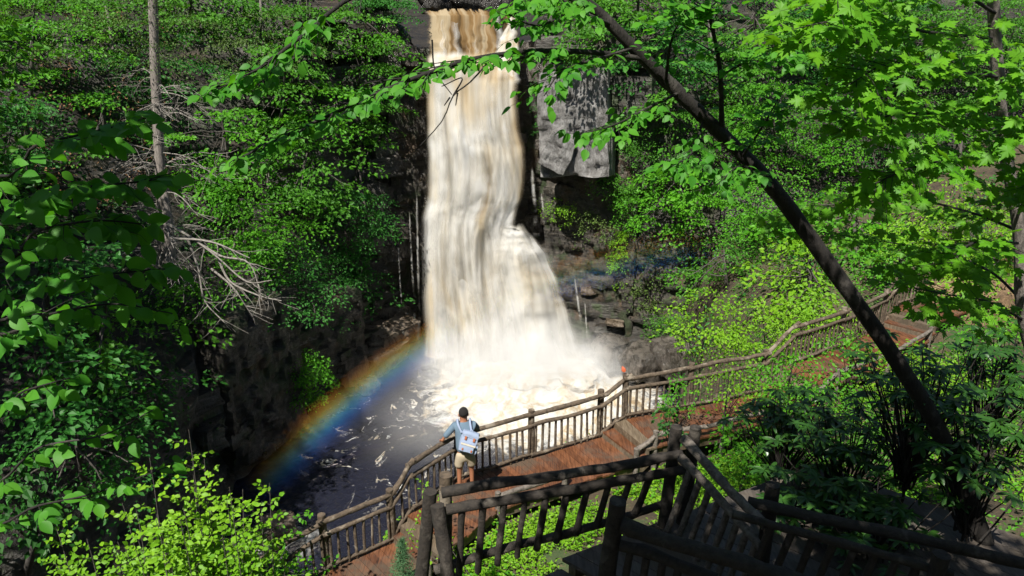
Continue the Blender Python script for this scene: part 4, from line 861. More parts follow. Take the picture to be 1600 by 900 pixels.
# --- trees on the gorge walls, as the photograph shows them
GL = 'trees on the left gorge wall'; GR = 'trees on the right gorge wall'; GD = 'shaded trees on the lower left wall'
TT = [
 (60, 70, 105, 80, 'sunlit broadleaf tree in the top left corner', 'leaf_fresh', 1.7, GL),
 (30, 200, 80, 70, 'cool green tree under the top left corner tree', 'leaf_cool', 1.3, GL),
 (160, 190, 70, 45, 'low thin shrubby tree among brown leaf litter, upper left', 'leaf_mid', .8, GL),
 (150, 30, 60, 40, 'small tree between the corner tree and the hemlock top', 'leaf_mid', 1.2, GL),
 (350, 230, 85, 70, 'bright layered tree just right of the dead hemlock branches', 'leaf_fresh', 1.8, GL),
 (390, 350, 95, 55, 'bright drooping tree right of the dead hemlock foot', 'leaf_fresh', 1.9, GL),
 (450, 130, 95, 70, 'leafy tree high on the left wall under the crossing branch', 'leaf_mid', 1.7, GL),
 (480, 250, 85, 75, 'leafy tree halfway down the left wall toward the falls', 'leaf_mid', 1.8, GL),
 (560, 50, 75, 60, 'pale layered tree at the top of the left wall near the falls', 'leaf_fresh', 1.5, GL),
 (578, 130, 46, 70, 'drooping tree beside the top of the falls', 'leaf_mid', 1.5, GL),
 (566, 250, 52, 75, 'drooping tree against the left edge of the falls', 'leaf_mid', 1.7, GL),
 (535, 350, 70, 70, 'green tree hanging over the dark hollow left of the falls', 'leaf_cool', 1.8, GL),
 (470, 440, 75, 60, 'dusky tree over the layered ledges left of the falls', 'leaf_cool', 1.3, GL),
 (300, 450, 60, 40, 'small bright tree under the fallen dead limbs', 'leaf_fresh', 1.0, GL),
 (560, 450, 50, 40, 'low cool green shrubby tree above the pool ledges', 'leaf_cool', 1.1, GL),
 (410, 60, 70, 45, 'olive tree right of the hemlock top', 'leaf_hemlock', 1.3, GL),
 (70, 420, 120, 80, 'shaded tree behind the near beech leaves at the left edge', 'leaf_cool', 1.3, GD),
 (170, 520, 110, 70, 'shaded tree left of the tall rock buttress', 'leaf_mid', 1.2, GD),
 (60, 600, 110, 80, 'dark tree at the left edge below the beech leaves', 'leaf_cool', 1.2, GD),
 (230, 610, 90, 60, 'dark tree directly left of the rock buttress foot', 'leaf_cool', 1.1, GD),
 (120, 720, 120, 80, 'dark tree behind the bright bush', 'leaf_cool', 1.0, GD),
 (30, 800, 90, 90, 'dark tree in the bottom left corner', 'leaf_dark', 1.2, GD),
 (930, 40, 80, 45, 'green tree on top of the cliff right of the falls', 'leaf_mid', 1.5, GR),
 (1050, 60, 90, 65, 'tree above the pale slab, right of its top', 'leaf_cool', 1.6, GR),
 (1175, 50, 95, 75, 'tree at the top behind the leaning trunk', 'leaf_mid', 1.7, GR),
 (1320, 60, 100, 80, 'dark tree at the top behind the maple leaves', 'leaf_cool', 1.6, GR),
 (1450, 70, 105, 85, 'tree behind the maple, left of the thin grey trunk', 'leaf_mid', 1.7, GR),
 (1570, 90, 90, 95, 'tree in the top right corner behind the thin grey trunk', 'leaf_mid', 1.7, GR),
 (1060, 170, 70, 55, 'leafy tree right of the pale slab', 'leaf_mid', 1.5, GR),
 (1060, 300, 62, 58, 'feathery bright beech spray hanging right of the pale slab', 'leaf_fresh', 1.9, GR),
 (1200, 190, 100, 75, 'bright tree on the right wall behind the leaning trunk', 'leaf_fresh', 1.8, GR),
 (1350, 210, 105, 75, 'bright tree behind the middle maple leaves', 'leaf_fresh', 1.8, GR),
 (1500, 230, 100, 75, 'bright tree on the right wall below the top right corner', 'leaf_mid', 1.8, GR),
 (1180, 320, 90, 65, 'fresh green tree left of the leaning trunk bend', 'leaf_fresh', 1.8, GR),
 (1330, 340, 105, 65, 'fresh green tree above the far walkway railing', 'leaf_fresh', 1.9, GR),
 (1490, 360, 105, 65, 'lime tree above the far end of the walkway', 'leaf_lime', 1.7, GR),
 (1130, 415, 70, 40, 'low tree on the talus right of the wet cliff', 'leaf_mid', 1.5, GR),
 (1260, 425, 90, 45, 'lime shrubby tree behind the far walkway', 'leaf_lime', 1.7, GR),
 (1400, 410, 70, 35, 'low tree behind the grey post of the far railing', 'leaf_fresh', 1.5, GR),
 (1560, 420, 80, 50, 'shrubby tree by the brown earth bank at the right edge', 'leaf_lime', 1.5, GR),
 (300, -10, 90, 50, 'tree cut by the top edge right of the hemlock trunk', 'leaf_mid', 1.5, GL),
 (480, 10, 80, 50, 'tree cut by the top edge above the left wall', 'leaf_mid', 1.5, GL),
 (600, 0, 55, 40, 'dark tree cut by the top edge just left of the falls lip', 'leaf_cool', 1.6, GL),
 (720, -25, 80, 30, 'dark tree arching over the stream above the falls lip', 'leaf_dark', 1.6, GL),
 (850, 0, 60, 45, 'tree cut by the top edge just right of the falls lip', 'leaf_mid', 1.6, GR),
 (990, -5, 80, 50, 'tree cut by the top edge above the pale slab', 'leaf_mid', 1.6, GR),
 (1250, -5, 90, 50, 'dark tree cut by the top edge behind the leaning tree', 'leaf_cool', 1.6, GR),
 (1390, 0, 80, 50, 'tree cut by the top edge behind the maple', 'leaf_cool', 1.6, GR),
 (1130, 130, 70, 45, 'leafy tree between the leaning trunk and the pale slab', 'leaf_mid', 1.5, GR),
 (240, 90, 90, 50, 'thin tree behind the hemlock trunk', 'leaf_cool', 1.0, GL),
 (520, 170, 70, 50, 'small tree between the wall top and the falls', 'leaf_fresh', 1.3, GL),
]
rng_t = random.Random(3)
for px, py, rx, ry, lb, m, cv, gp in TT:
    tree(px, py, rx * 1.12, ry * 1.12, lb, m, cv * 1.35, size=rng_t.choice((.115, .14, .165, .19)) if m != 'leaf_hemlock' else .10, group=gp, back=.5 if 525 < px < 640 else 1.3 + rx / 90, deep=.6 if 525 < px < 640 else 9.0, tier=rng_t.uniform(.6, .85), per=70, sprad=(.6, 1.15), flat=.055, droop=.22, face=.5)
SH = 'shrubs growing on the cliffs'
for px, py, rx, ry, lb, m, cv in [
    (885, 325, 36, 20, 'small shrub on the ledge under the pale slab', 'leaf_lime', .9), (985, 320, 30, 55, 'narrow shrub right of the pale slab foot', 'leaf_fresh', 1.2),
    (968, 395, 16, 55, 'lime vine hanging down the wet cliff', 'leaf_lime', 1.2), (1010, 450, 30, 50, 'sparse moss green shrub low on the wet cliff', 'leaf_hemlock', .8),
    (1050, 520, 45, 35, 'grassy green shrub at the right cliff foot', 'leaf_mid', 1.2), (850, 160, 18, 60, 'thin dark shrub between falls and pale slab', 'leaf_cool', .6),
    (960, 290, 40, 20, 'shrub spilling over the right foot of the pale slab', 'leaf_mid', 1.1), (930, 350, 45, 25, 'mossy low plants on the cliff below the pale slab', 'leaf_hemlock', .7), (1000, 220, 35, 40, 'shrub hiding the right edge of the pale slab', 'leaf_mid', 1.2), (930, 100, 50, 22, 'shrub on the brow of the pale slab', 'leaf_mid', 1.0), (520, 500, 45, 25, 'little dark shrub above the boulders by the pool', 'leaf_cool', .9)]:
    tree(px, py, rx, ry, lb, m, cv, size=.085, back=.7, name='cliff_shrub', cat='shrub', group=SH, trunk_r=.03, sprad=(.3, .55), per=30, limbs=6)
tree(482, 590, 34, 50, 'small bright green bush leaning over the pool under the rainbow', 'leaf_fresh', 2.4, size=.10, depth=25.4, name='bush', cat='bush', trunk_r=.04, sprad=(.3, .5), per=30, base=np.array(at(512, 628, 26.4)) )
# --- shrubs around the walkway
WS = 'shrubs beside the walkway'
for px, py, rx, ry, dp, lb, m, cv, sz in [
    (1105, 500, 62, 62, 18.6, 'tall lime shrub in front of the wet cliff, left of the far railing', 'leaf_lime', 1.0, .10), (1190, 520, 80, 55, 18.9, 'lime shrub beyond the walkway left of the leaning trunk', 'leaf_lime', 1.4, .10),
    (1270, 500, 70, 45, 19.6, 'lime shrub just behind the leaning trunk', 'leaf_lime', 1.3, .10), (1240, 590, 80, 45, 15.0, 'fresh green shrub overlapping the middle of the walkway', 'leaf_fresh', 1.3, .09), (1140, 600, 55, 30, 14.6, 'thin lime shrub before the railing right of the orange leaf', 'leaf_lime', .8, .08), (1340, 555, 60, 32, 15.4, 'thin bright shrub before the far deck beside the leaning trunk', 'leaf_fresh', 1.0, .09),
    (1065, 618, 42, 20, 14.9, 'small bright shrub over the railing right of the orange leaf', 'leaf_fresh', 1.2, .08), (1300, 640, 90, 40, 14.5, 'fresh green shrub on the inner side of the walkway', 'leaf_fresh', 1.2, .09),
    (1450, 580, 80, 45, 15.5, 'lime shrub right of the leaning trunk below the far deck', 'leaf_lime', 1.3, .09), (1545, 540, 60, 60, 16.0, 'shrub at the right edge below the earth bank', 'leaf_fresh', 1.3, .09),
    (1160, 690, 60, 40, 12.5, 'green shrub behind the corner posts of the platform', 'leaf_fresh', 1.4, .085), (1250, 730, 70, 45, 11.0, 'shaded green shrub behind the weathered railing', 'leaf_mid', 1.3, .085),
    (1040, 660, 30, 22, 13.0, 'dark glossy shrub tip above the two corner posts', 'leaf_dark', 1.2, .10), (1390, 700, 90, 50, 11.5, 'green shrub under the rhododendrons left of the trunk', 'leaf_mid', 1.4, .085),
    (1560, 640, 70, 50, 12.5, 'green shrub at the right edge among the rhododendrons', 'leaf_mid', 1.4, .085)]:
    c = at(px, py, dp); b = (c.x, c.y, floor_z(c, 3.0) - .1)
    tree(px, py, rx, ry, lb, m, cv, size=sz, depth=dp, base=b, name='shrub', cat='shrub', group=WS, trunk_r=.03, sprad=(.25, .5), per=26, limbs=14, kind='mid' if dp < 13 else 'far', tmat='bark_dark')
# --- ground cover
def cover(name, label, boxes, m, size, seed, up=.12, litter=False):
    rng = np.random.default_rng(seed); P = []
    for x0, x1, y0, y1, n in boxes:
        xs = rng.uniform(x0, x1, n); ys = rng.uniform(y0, y1, n)
        for a, b in zip(xs, ys):
            h = BV.ray_cast(Vector((a, b, 13.0)), Vector((0, 0, -1)))[0]
            if h is not None and h.z > 0.25: P.append((a, b, h.z + abs(rng.normal(0, up))))
    P = np.array(P)
    if not litter: P = P[fbm(P[:, 0] * .9, P[:, 1] * .9, 5.0, 3) > -.22]
    for e in range(len(EA) - 1):  # keep the boards clear
        a, b = EA[e][:2], EA[e + 1][:2]; ab = b - a; t = ((P[:, :2] - a) @ ab) / (ab @ ab); d = (P[:, 0] - a[0]) * ab[1] - (P[:, 1] - a[1]) * ab[0]; d = d / np.linalg.norm(ab)
        P = P[~((t > -.02) & (t < 1.02) & (d > -.12) & (d < 1.45))]
    n = len(P); d = unit(rng.normal(0, 1, (n, 3)) * [1, 1, .4] + [0, -.3, .15]); nn = unit(np.array([0, -.25, 1]) + rng.normal(0, .4, (n, 3)))
    o = link(name, leaf_mesh(name, P, d, nn, size * rng.uniform(.5, 1.3, n), 'far', M[m])); tag(o, label, 'plants', kind='stuff'); return o
cover('undergrowth', 'bright low leafy plants on the bank between the two decks', [(-3, 5, 7.0, 14.6, 52000), (5, 12, 11, 18, 16000)], 'leaf_lime', .072, 3, .15)
cover('undergrowth', 'green low plants on the banks around the walkway', [(-7, 0, 7, 14, 9000), (4, 16, 8, 28, 26000), (-4, 6, 13, 20, 8000)], 'leaf_fresh', .09, 4, .16)
def wall_cover(n, m, size, seed, thr, reg, label, name='undergrowth', slope=.0):
    rng = np.random.default_rng(seed); P = []; NN = []
    for x0, x1, y0, y1, k in reg:
        for a, b in zip(rng.uniform(x0, x1, k), rng.uniform(y0, y1, k)):
            r = ray(a, b).normalized(); h = BV.ray_cast(CAMP, r)
            if h[0] is not None and h[0].z > 0.6:
                nn = h[1] if h[1].dot(r) < 0 else -h[1]
                if nn.z < slope: continue
                P.append(h[0] + nn * abs(rng.normal(0.08, .22))); NN.append(nn)
    P = np.array([tuple(p) for p in P]); NN = np.array([tuple(p) for p in NN]); k = fbm(P[:, 0] * .55, P[:, 1] * .55, P[:, 2] * .8 + seed, 3) > thr; P, NN = P[k], NN[k]; n = len(P)
    d = unit(rng.normal(0, .6, (n, 3)) + NN * .4 - UP * .3); nn = unit(NN * .6 + UP * .7 + rng.normal(0, .5, (n, 3)))
    o = link(name, leaf_mesh(name, P, d, nn, size * rng.uniform(.6, 1.3, n), 'far', M[m])); tag(o, label, 'plants', kind='stuff')
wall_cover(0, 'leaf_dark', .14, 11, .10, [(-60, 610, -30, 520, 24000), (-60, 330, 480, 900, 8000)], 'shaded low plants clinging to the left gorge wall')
wall_cover(0, 'leaf_cool', .14, 12, .08, [(980, 1660, -30, 470, 24000), (820, 1000, -30, 40, 3000), (840, 1010, 30, 100, 2000), (1000, 1120, 400, 600, 3000)], 'low plants clinging to the right gorge wall')
wall_cover(0, 'leaf_mid', .15, 14, -.14, [(-60, 640, -40, 70, 9000), (860, 1660, -40, 60, 9000)], 'green plants covering the slope along the top edge')
wall_cover(0, 'leaf_litter', .12, 13, .02, [(40, 260, 20, 330, 4000), (1450, 1640, 380, 480, 1500)], 'brown fallen leaves lying on the gorge slopes', 'leaf_litter', .35)

# --- hemlock with a dead lower half
rng = np.random.default_rng(77)
hb = hit(256, 402); HY = hb.y - 2.2; hb = at(256, 402, HY)
t = thing('hemlock_tree', hb, 'tall hemlock with bare dead grey lower branches on the left wall', 'tree')
mb = MB(); hp = curve_pts([at(258, 415, HY + .3), at(252, 300, HY), at(243, 120, HY), at(237, -60, HY)], 24); mb.tube(hp, np.linspace(.19, .11, len(hp)), 9, .14, 3); mb.build('trunk', M['bark_grey'], t, True)
mb = MB(); mb.tube(curve_pts([at(266, 410, HY - .2), at(262, 340, HY - .25), at(254, 270, HY - .2)], 12), [.2, .15, .06], 8, .2, 4); mb.build('split_stem', M['bark_grey'], t, True)
for k in range(64):
    f = rng.uniform(.04, .72); p0 = hp[int(f * (len(hp) - 1))]; a = rng.uniform(0, 2 * math.pi); L = rng.uniform(.9, 2.8) * (1.1 - .5 * f)
    dr = np.array([math.cos(a), math.sin(a) * .8 - .15, rng.uniform(-.45, .1)]); p1 = p0 + dr * L; mid = (p0 + p1) / 2 + np.array([0, 0, .12 * L])
    mb = MB(); P = curve_pts([p0, mid, p1], 10); mb.tube(P, np.linspace(.024, .008, len(P)), 5, .1, k, cap=False)
    for j in range(9):
        i = int(rng.uniform(.3, 1) * (len(P) - 1)); q = P[i] + unit(rng.normal(0, 1, 3) * [1, 1, .6] + dr * .8 - [0, 0, .3]) * rng.uniform(.3, .85); wood(mb, P[i], q,   .008, .004, k * 9 + j, .05, 5, 4)
    mb.build('dead_branch', M['deadwood'], t, True)
cen = np.array([at(rng.normal(250, 110), rng.uniform(-60, 85) + abs(rng.normal(0, 10)), HY + rng.uniform(-1.2, 1.0)) for _ in range(64)]); ax_ = np.array(at(240, 0, HY)); out = unit((cen - ax_) * [1, 1, 0] + rng.normal(0, .1, (64, 3)))
pos, d, nn, sz = spray_leaves(rng, cen, out, rng.uniform(.5, 1.0, 64), 150, .062, .08, .45, .5, .3)
link('crown', leaf_mesh('crown', pos, d, nn, sz, 'far', M['leaf_hemlock'], .8), t)
t = thing('fallen_limb', at(290, 370, HY - 1), 'bare grey dead limb fallen from the hemlock toward the pool', 'fallen limb')
FL = [[(262, 350), (300, 372), (340, 402), (385, 440), (425, 438)], [(300, 372), (345, 400), (390, 412), (410, 470)], [(290, 365), (310, 420), (320, 470), (352, 505)], [(265, 372), (330, 378), (390, 403)], [(330, 420), (365, 450), (395, 495)], [(340, 402), (360, 440), (405, 462), (440, 470)]]
for k, pl in enumerate(FL):
    mb = MB(); P = curve_pts([at(x, y, HY - 1.0 - .25 * i - .2 * (k % 2)) for i, (x, y) in enumerate(pl)], 16); mb.tube(P, np.linspace(.042, .013, len(P)), 6, .14, k, cap=False)
    for j in range(14):
        i = int(rng.uniform(.35, 1) * (len(P) - 1)); q = P[i] + unit(np.array([rng.normal(.4, .8), rng.normal(0, .6), rng.normal(-.5, .5)])) * rng.uniform(.3, .9); wood(mb, P[i], q, .012, .005, k * 20 + j, .06, 6, 4)
    mb.build('dead_branch', M['deadwood'], t, True)
for pts, r_, lb in [([(163, -10), (175, 60), (196, 205)], .09, 'thin bare grey trunk left of the hemlock'), ([(407, -10), (409, 40), (411, 90)], .10, 'grey trunk on the wall top right of the hemlock'),
                    ([(424, 240), (420, 300), (422, 385)], .11, 'rough brown trunk under the bright drooping tree'), ([(374, 345), (367, 380), (362, 420)], .07, 'short pale leaning trunk near the fallen limbs'), ([(1106, 30), (1118, 100), (1128, 205)], .06, 'thin dark trunk rising behind the leaning tree')]:
    Y = hit(*pts[1]).y - .7; t = thing('bare_trunk', at(*pts[-1], Y), lb, 'tree trunk', 'bare trunks on the walls'); mb = MB(); P = curve_pts([at(x, y, Y) for x, y in pts], 12); mb.tube(P, np.linspace(r_ * .7, r_, len(P)), 7, .15, int(pts[0][0])); mb.build('trunk', M['bark_grey'], t, True)
    for j in range(5):
        mb = MB(); i = int(rng.uniform(.05, .8) * (len(P) - 1)); wood(mb, P[i], P[i] + np.array([rng.normal(0, .7), rng.normal(0, .3), rng.uniform(.1, .7)]), r_ * .25, r_ * .1, j + int(pts[0][0]), .08, 6, 4)
        mb.build('dead_branch', M['bark_grey'], t, True)

# --- leaning tree in front, right of centre
rng = np.random.default_rng(5)
t = thing('leaning_tree', at(1545, 860, 7.6), 'dark leaning tree arching from bottom right to top centre', 'tree')
LP = curve_pts([at(1560, 900, 7.7), at(1480, 700, 7.6), at(1405, 570, 7.5), at(1290, 405, 7.4), at(1205, 290, 7.3), at(1125, 208, 7.2), at(1040, 125, 7.05), at(985, 70, 6.9), at(930, 15, 6.8), at(860, -40, 6.7)], 60)
mb = MB(); mb.tube(LP, np.interp(np.linspace(0, 1, len(LP)), [0, .25, .5, .7, 1], [.108, .084, .074, .060, .040]), 12, .10, 5); mb.build('trunk', M['bark_dark'], t, True)
mb = MB(); acc = []
def B(pts, r0, tw, tl, nl, sz, **kw): leafy_branch(rng, mb, [at(*p) for p in pts], r0, int(tw * 2.3), tl * 1.1, nl, sz * 1.02, acc, **kw)
B([(1005, 92, 6.95), (930, 82, 6.6), (840, 80, 6.2), (740, 92, 5.9), (640, 125, 5.6), (560, 160, 5.4), (450, 210, 5.2), (360, 255, 5.0)], .028, 26, .42, 6, .10, droop=.6, start=.22)
B([(960, 40, 6.85), (900, 20, 6.5), (840, 40, 6.3), (790, 20, 6.1)], .016, 8, .4, 6, .10, droop=.6)
B([(990, 75, 6.9), (940, 90, 6.5), (880, 110, 6.2), (850, 150, 6.0)], .014, 8, .4, 6, .10)
B([(1060, 145, 7.05), (1010, 170, 6.7), (960, 195, 6.4), (905, 210, 6.2)], .014, 9, .38, 6, .10, droop=.8)
B([(1128, 208, 7.2), (1125, 110, 6.9), (1108, 20, 6.7), (1098, -30, 6.6)], .028, 10, .5, 6, .10)
B([(1040, 125, 7.0), (1050, 60, 6.6), (1075, 10, 6.4)], .016, 10, .45, 6, .10)
B([(1125, 120, 6.9), (1190, 85, 6.6), (1250, 90, 6.4)], .014, 10, .4, 6, .10)
B([(1160, 245, 7.2), (1190, 200, 6.8), (1230, 130, 6.5)], .014, 10, .42, 6, .10)
B([(1100, 185, 7.15), (1080, 240, 6.7), (1050, 260, 6.4)], .012, 8, .36, 6, .10, droop=.8)
B([(1210, 300, 7.3), (1160, 260, 6.9), (1120, 290, 6.6)], .012, 8, .36, 6, .10, droop=.8)
B([(930, 15, 6.8), (870, -5, 6.4), (800, 5, 6.2)], .016, 8, .4, 6, .10, droop=.7)
B([(860, -40, 6.7), (700, -60, 6.2), (560, -10, 5.4), (480, 50, 5.1), (400, 110, 4.9), (330, 140, 4.8)], .022, 14, .34, 6, .09, droop=.6, start=.5)
mb.build('limbs', M['bark_dark'], t, True); add_leaves(t, *acc_arrays(acc), ['ovate0', 'ovate1', 'ovate2'], 'leaf_near', 300)
k = 54; q = unit(rng.normal(0, 1, (k, 3))) * (rng.uniform(.05, 1, k)[:, None] ** .45); cen = np.where(np.arange(k)[:, None] < 40, np.array([2.0, 6.3, 17.2]), np.array([2.5, 3.9, 17.2])) + q * np.where(np.arange(k)[:, None] < 40, np.array([2.1, 1.5, 1.1]), np.array([2.3, .8, .8])); pos, d, nn, sz = spray_leaves(rng, cen, unit(q * [1, 1, .1] + 1e-3), rng.uniform(.5, .8, k), 55, .13, .15, .3)
o = link('upper_shade_crown', leaf_mesh('upper_shade_crown', pos, d, nn, sz, 'far', M['leaf_near']), t); o['kind'] = 'stuff'  # out of view, leaf clusters placed to shade the rhododendrons below
mb = MB(); UPB = curve_pts([LP[-1], (0.9, 6.5, 16.2), (1.8, 6.3, 17.6)], 14); mb.tube(UPB, np.linspace(.055, .02, len(UPB)), 8, .1, 4)
for j in range(0, 54, 3): wood(mb, UPB[int(rng.uniform(.3, .98) * (len(UPB) - 1))], cen[j], .016, .006, j + 900, .1, 6, 5)
mb.build('upper_limbs', M['bark_dark'], t, True)
# bare twig hanging before the falls
mb = MB()
for P in ([(765, 95, 5.95), (735, 128, 5.8), (708, 150, 5.8), (690, 190, 5.8), (645, 240, 5.8)], [(675, 62, 5.8), (680, 110, 5.8), (706, 148, 5.8)], [(715, 145, 5.8), (712, 165, 5.8)], [(703, 152, 5.8), (694, 165, 5.8)], [(708, 150, 5.8), (722, 122, 5.8), (690, 135, 5.8)]):
    c = curve_pts([at(*p) for p in P], 14); mb.tube(c, np.linspace(.0075, .0035, len(c)), 5, .1, 3)
mb.build('bare_twig', M['bark_dark'], t, True)

# --- maple at the right edge
rng = np.random.default_rng(9)
t = thing('maple_tree', at(1620, 560, 6.6), 'maple with broad lobed leaves and thin grey trunk at the right edge', 'tree')
MP = curve_pts([at(1640, 640, 6.6), at(1600, 500, 6.5), at(1592, 360, 6.4), at(1570, 230, 6.3), at(1558, 100, 6.2), at(1550, -20, 6.1), at(1545, -120, 6.1)], 36)
mb = MB(); mb.tube(MP, np.linspace(.06, .04, len(MP)), 10, .12, 8); mb.build('trunk', M['bark_grey'], t, True)
mb = MB(); acc = []
for pts, tw in [([(1555, 60, 6.2), (1450, 50, 5.4), (1340, 30, 5.0), (1260, 40, 4.7)], 11), ([(1555, 20, 6.1), (1480, -20, 5.6), (1380, -20, 5.0), (1300, 0, 4.7)], 9), ([(1560, 120, 6.2), (1470, 110, 5.5), (1390, 100, 5.0), (1330, 130, 4.7)], 10),
                ([(1568, 210, 6.3), (1480, 180, 5.6), (1400, 180, 5.1), (1330, 190, 4.8)], 11), ([(1575, 250, 6.3), (1500, 250, 5.5), (1430, 260, 5.0), (1360, 290, 4.8)], 10), ([(1590, 360, 6.4), (1510, 330, 6.9), (1400, 310, 7.9), (1280, 330, 8.6), (1210, 340, 9.0)], 14),
                ([(1598, 470, 6.5), (1540, 420, 7.0), (1450, 390, 7.9), (1330, 370, 8.6), (1190, 350, 9.2)], 13), ([(1562, 150, 6.2), (1600, 120, 5.4), (1640, 100, 5.0)], 7), ([(1570, 230, 6.3), (1610, 200, 5.4), (1640, 190, 5.0)], 8), ([(1592, 330, 6.4), (1610, 300, 5.6), (1640, 280, 5.2)], 8),
                ([(1590, 380, 6.3), (1520, 380, 5.4), (1480, 420, 5.1)], 7), ([(1600, 500, 6.5), (1540, 470, 6.0), (1480, 460, 5.6), (1430, 450, 5.4)], 7)]:
    leafy_branch(rng, mb, [at(*p) for p in pts], .014, int(tw * 3.4), .58, 6, .118, acc, droop=.45, start=.15, facing=.55, updown=.6)
mb.build('limbs', M['bark_dark'], t, True); add_leaves(t, *acc_arrays(acc), ['maple0', 'maple1', 'maple2'], 'leaf_maple', 300)

# --- beech at the left edge, close to the lens
rng = np.random.default_rng(21)
t = thing('beech_tree', (-4.4, 3.2, 11.2), 'beech with large shaded oval leaves reaching in from the left edge', 'tree')
mb = MB(); TP = curve_pts([(-4.4, 3.2, 10.8), (-4.3, 3.3, 13.5), (-4.1, 3.4, 17)], 16); mb.tube(TP, np.linspace(.16, .1, len(TP)), 10, .1, 2); mb.build('trunk', M['bark_grey'], t, True)
mb = MB(); acc = []
for pts, tw, sz in [([(-4.25, 3.3, 14.6), (-60, 260, 3.9), (60, 225, 3.8), (150, 205, 3.8), (225, 185, 3.8)], 9, .115), ([(-4.25, 3.3, 14.2), (-60, 340, 3.7), (60, 300, 3.7), (160, 290, 3.7), (250, 280, 3.8)], 11, .115), ([(-4.25, 3.3, 13.9), (-60, 400, 3.6), (60, 360, 3.6), (150, 345, 3.6), (225, 350, 3.7)], 9, .115),
                    ([(-4.25, 3.3, 13.4), (-60, 500, 3.7), (60, 450, 3.7), (160, 430, 3.7), (250, 420, 3.9)], 9, .115), ([(-4.25, 3.3, 13.2), (-60, 520, 3.9), (80, 490, 3.9), (180, 475, 4.0), (270, 490, 4.1)], 8, .11), ([(-4.3, 3.3, 12.9), (-60, 640, 3.9), (40, 610, 3.9), (110, 590, 4.0)], 4, .11),
                    ([(-4.3, 3.3, 12.5), (-60, 760, 4.2), (60, 700, 4.2), (160, 680, 4.3), (240, 640, 4.4)], 4, .12), ([(-4.3, 3.3, 12.2), (-60, 820, 4.2), (60, 790, 4.2), (150, 770, 4.3), (260, 730, 4.4)], 5, .12)]:
    P = [Vector(pts[0])] + [at(*p) for p in pts[1:]]; leafy_branch(rng, mb, P, .012, int(tw * 1.7), .28, 5, sz, acc, droop=.7, start=.3, facing=.5, updown=.5)
mb.build('limbs', M['bark_dark'], t, True); add_leaves(t, *acc_arrays(acc), ['ovate0', 'ovate1', 'ovate2'], 'leaf_near', 300)

# --- bright bush, lower left
rng = np.random.default_rng(31)
bb = Vector((-3.7, 8.6, 0)); bb.z = floor_z((bb.x, bb.y, 12)) - .1
t = thing('bush', bb, 'sunlit lime green bush with upright shoots in the lower left', 'bush'); mb = MB(); acc = []
for k in range(60):
    tx, ty = [(305, 655), (392, 735), (250, 715), (170, 760), (215, 700), (345, 690), (410, 770), (120, 800), (300, 760), (360, 790)][k % 10]; tx += rng.normal(0, 26); ty += abs(rng.normal(0, 60)) + (0 if k < 10 else 60); Y = 9.3 + rng.normal(0, .45)
    tip = np.array(at(tx, ty, Y)); b0 = np.array(bb) + rng.normal(0, .25, 3) * [1, 1, 0]; md = b0 * .5 + tip * .5 + np.array([(tip[0] - b0[0]) * .25, 0, -.1])
    leafy_branch(rng, mb, [b0, md, tip], .014, 22, .46, 8, .10, acc, droop=.3, start=.25, updown=.7, facing=.6)
mb.build('stems', M['bark'], t, True); add_leaves(t, *acc_arrays(acc), ['mid'], 'leaf_lime', 300)
t = thing('bush', at(470, 900, 10.4), 'low leafy bush at the foot of the leftmost walkway post', 'bush', None); mb = MB(); acc = []
for k in range(16):
    b0 = np.array(at(430 + rng.normal(0, 35), 930, 10.2)); tip = np.array(at(425 + rng.normal(0, 45), 865 + abs(rng.normal(0, 18)), 10.3 + rng.normal(0, .2)))
    leafy_branch(rng, mb, [b0, (b0 + tip) / 2, tip], .01, 6, .26, 5, .085, acc, droop=.3, start=.2, updown=.5)
for P in ([(400, 840, 10.6), (450, 815, 10.7), (485, 800, 10.8)], [(420, 850, 10.6), (450, 835, 10.7), (462, 830, 10.8)]): leafy_branch(rng, mb, [at(*p) for p in P], .008, 7, .2, 4, .085, acc, droop=.3)
mb.build('stems', M['bark'], t, True); add_leaves(t, *acc_arrays(acc), ['mid'], 'leaf_fresh', 200)
# --- vine on the railing below the person
t = thing('climbing_vine', at(720, 890, 11.0), 'lime green vine climbing the railing behind the dark corner post', 'vine'); mb = MB(); acc = []
for P in ([(735, 900, 10.9), (700, 850, 11.1), (672, 790, 11.4), (658, 745, 11.6)], [(715, 900, 10.9), (690, 820, 11.2), (695, 780, 11.3), (655, 770, 11.5)], [(690, 880, 11.0), (640, 845, 11.3), (660, 800, 11.4)]):
    leafy_branch(rng, mb, [at(*p) for p in P], .008, 14, .14, 4, .07, acc, droop=.5, start=.02)
mb.build('stems', M['bark'], t, True); add_leaves(t, *acc_arrays(acc), ['mid'], 'leaf_lime', 120)
# --- pine sapling
t = thing('pine_sapling', at(628, 930, 10.6), 'soft blue green pine sapling tip beside the lowest deck', 'sapling'); mb = MB(); st0, st1 = np.array(at(628, 960, 10.5)), np.array(at(629, 845, 10.7)); wood(mb, st0, st1, .012, .004, 5, .01)
mb.build('stem', M['bark'], t, True); n = 2600; f = rng.uniform(0, 1, n); a = rng.uniform(0, 6.28, n); L = (1 - f) * .55 * rng.uniform(.1, 1, n); pos = st0 + (st1 - st0) * f[:, None] + np.stack([np.cos(np.round(a * 1.6) / 1.6 + f * 9) * L, np.sin(np.round(a * 1.6) / 1.6 + f * 9) * L, L * .1], 1) + rng.normal(0, .02, (n, 3))
M['leaf_pine'] = leaf_mat('leaf_pine', (0.04, 0.11, 0.05), (0.10, 0.20, 0.09), (0.1, 0.2, 0.08), .2)
link('needles', leaf_mesh('needles', pos, unit(rng.normal(0, 1, (n, 3)) + [0, 0, .6]), unit(rng.normal(0, 1, (n, 3))), np.full(n, .09), 'far', M['leaf_pine'], .18), t)
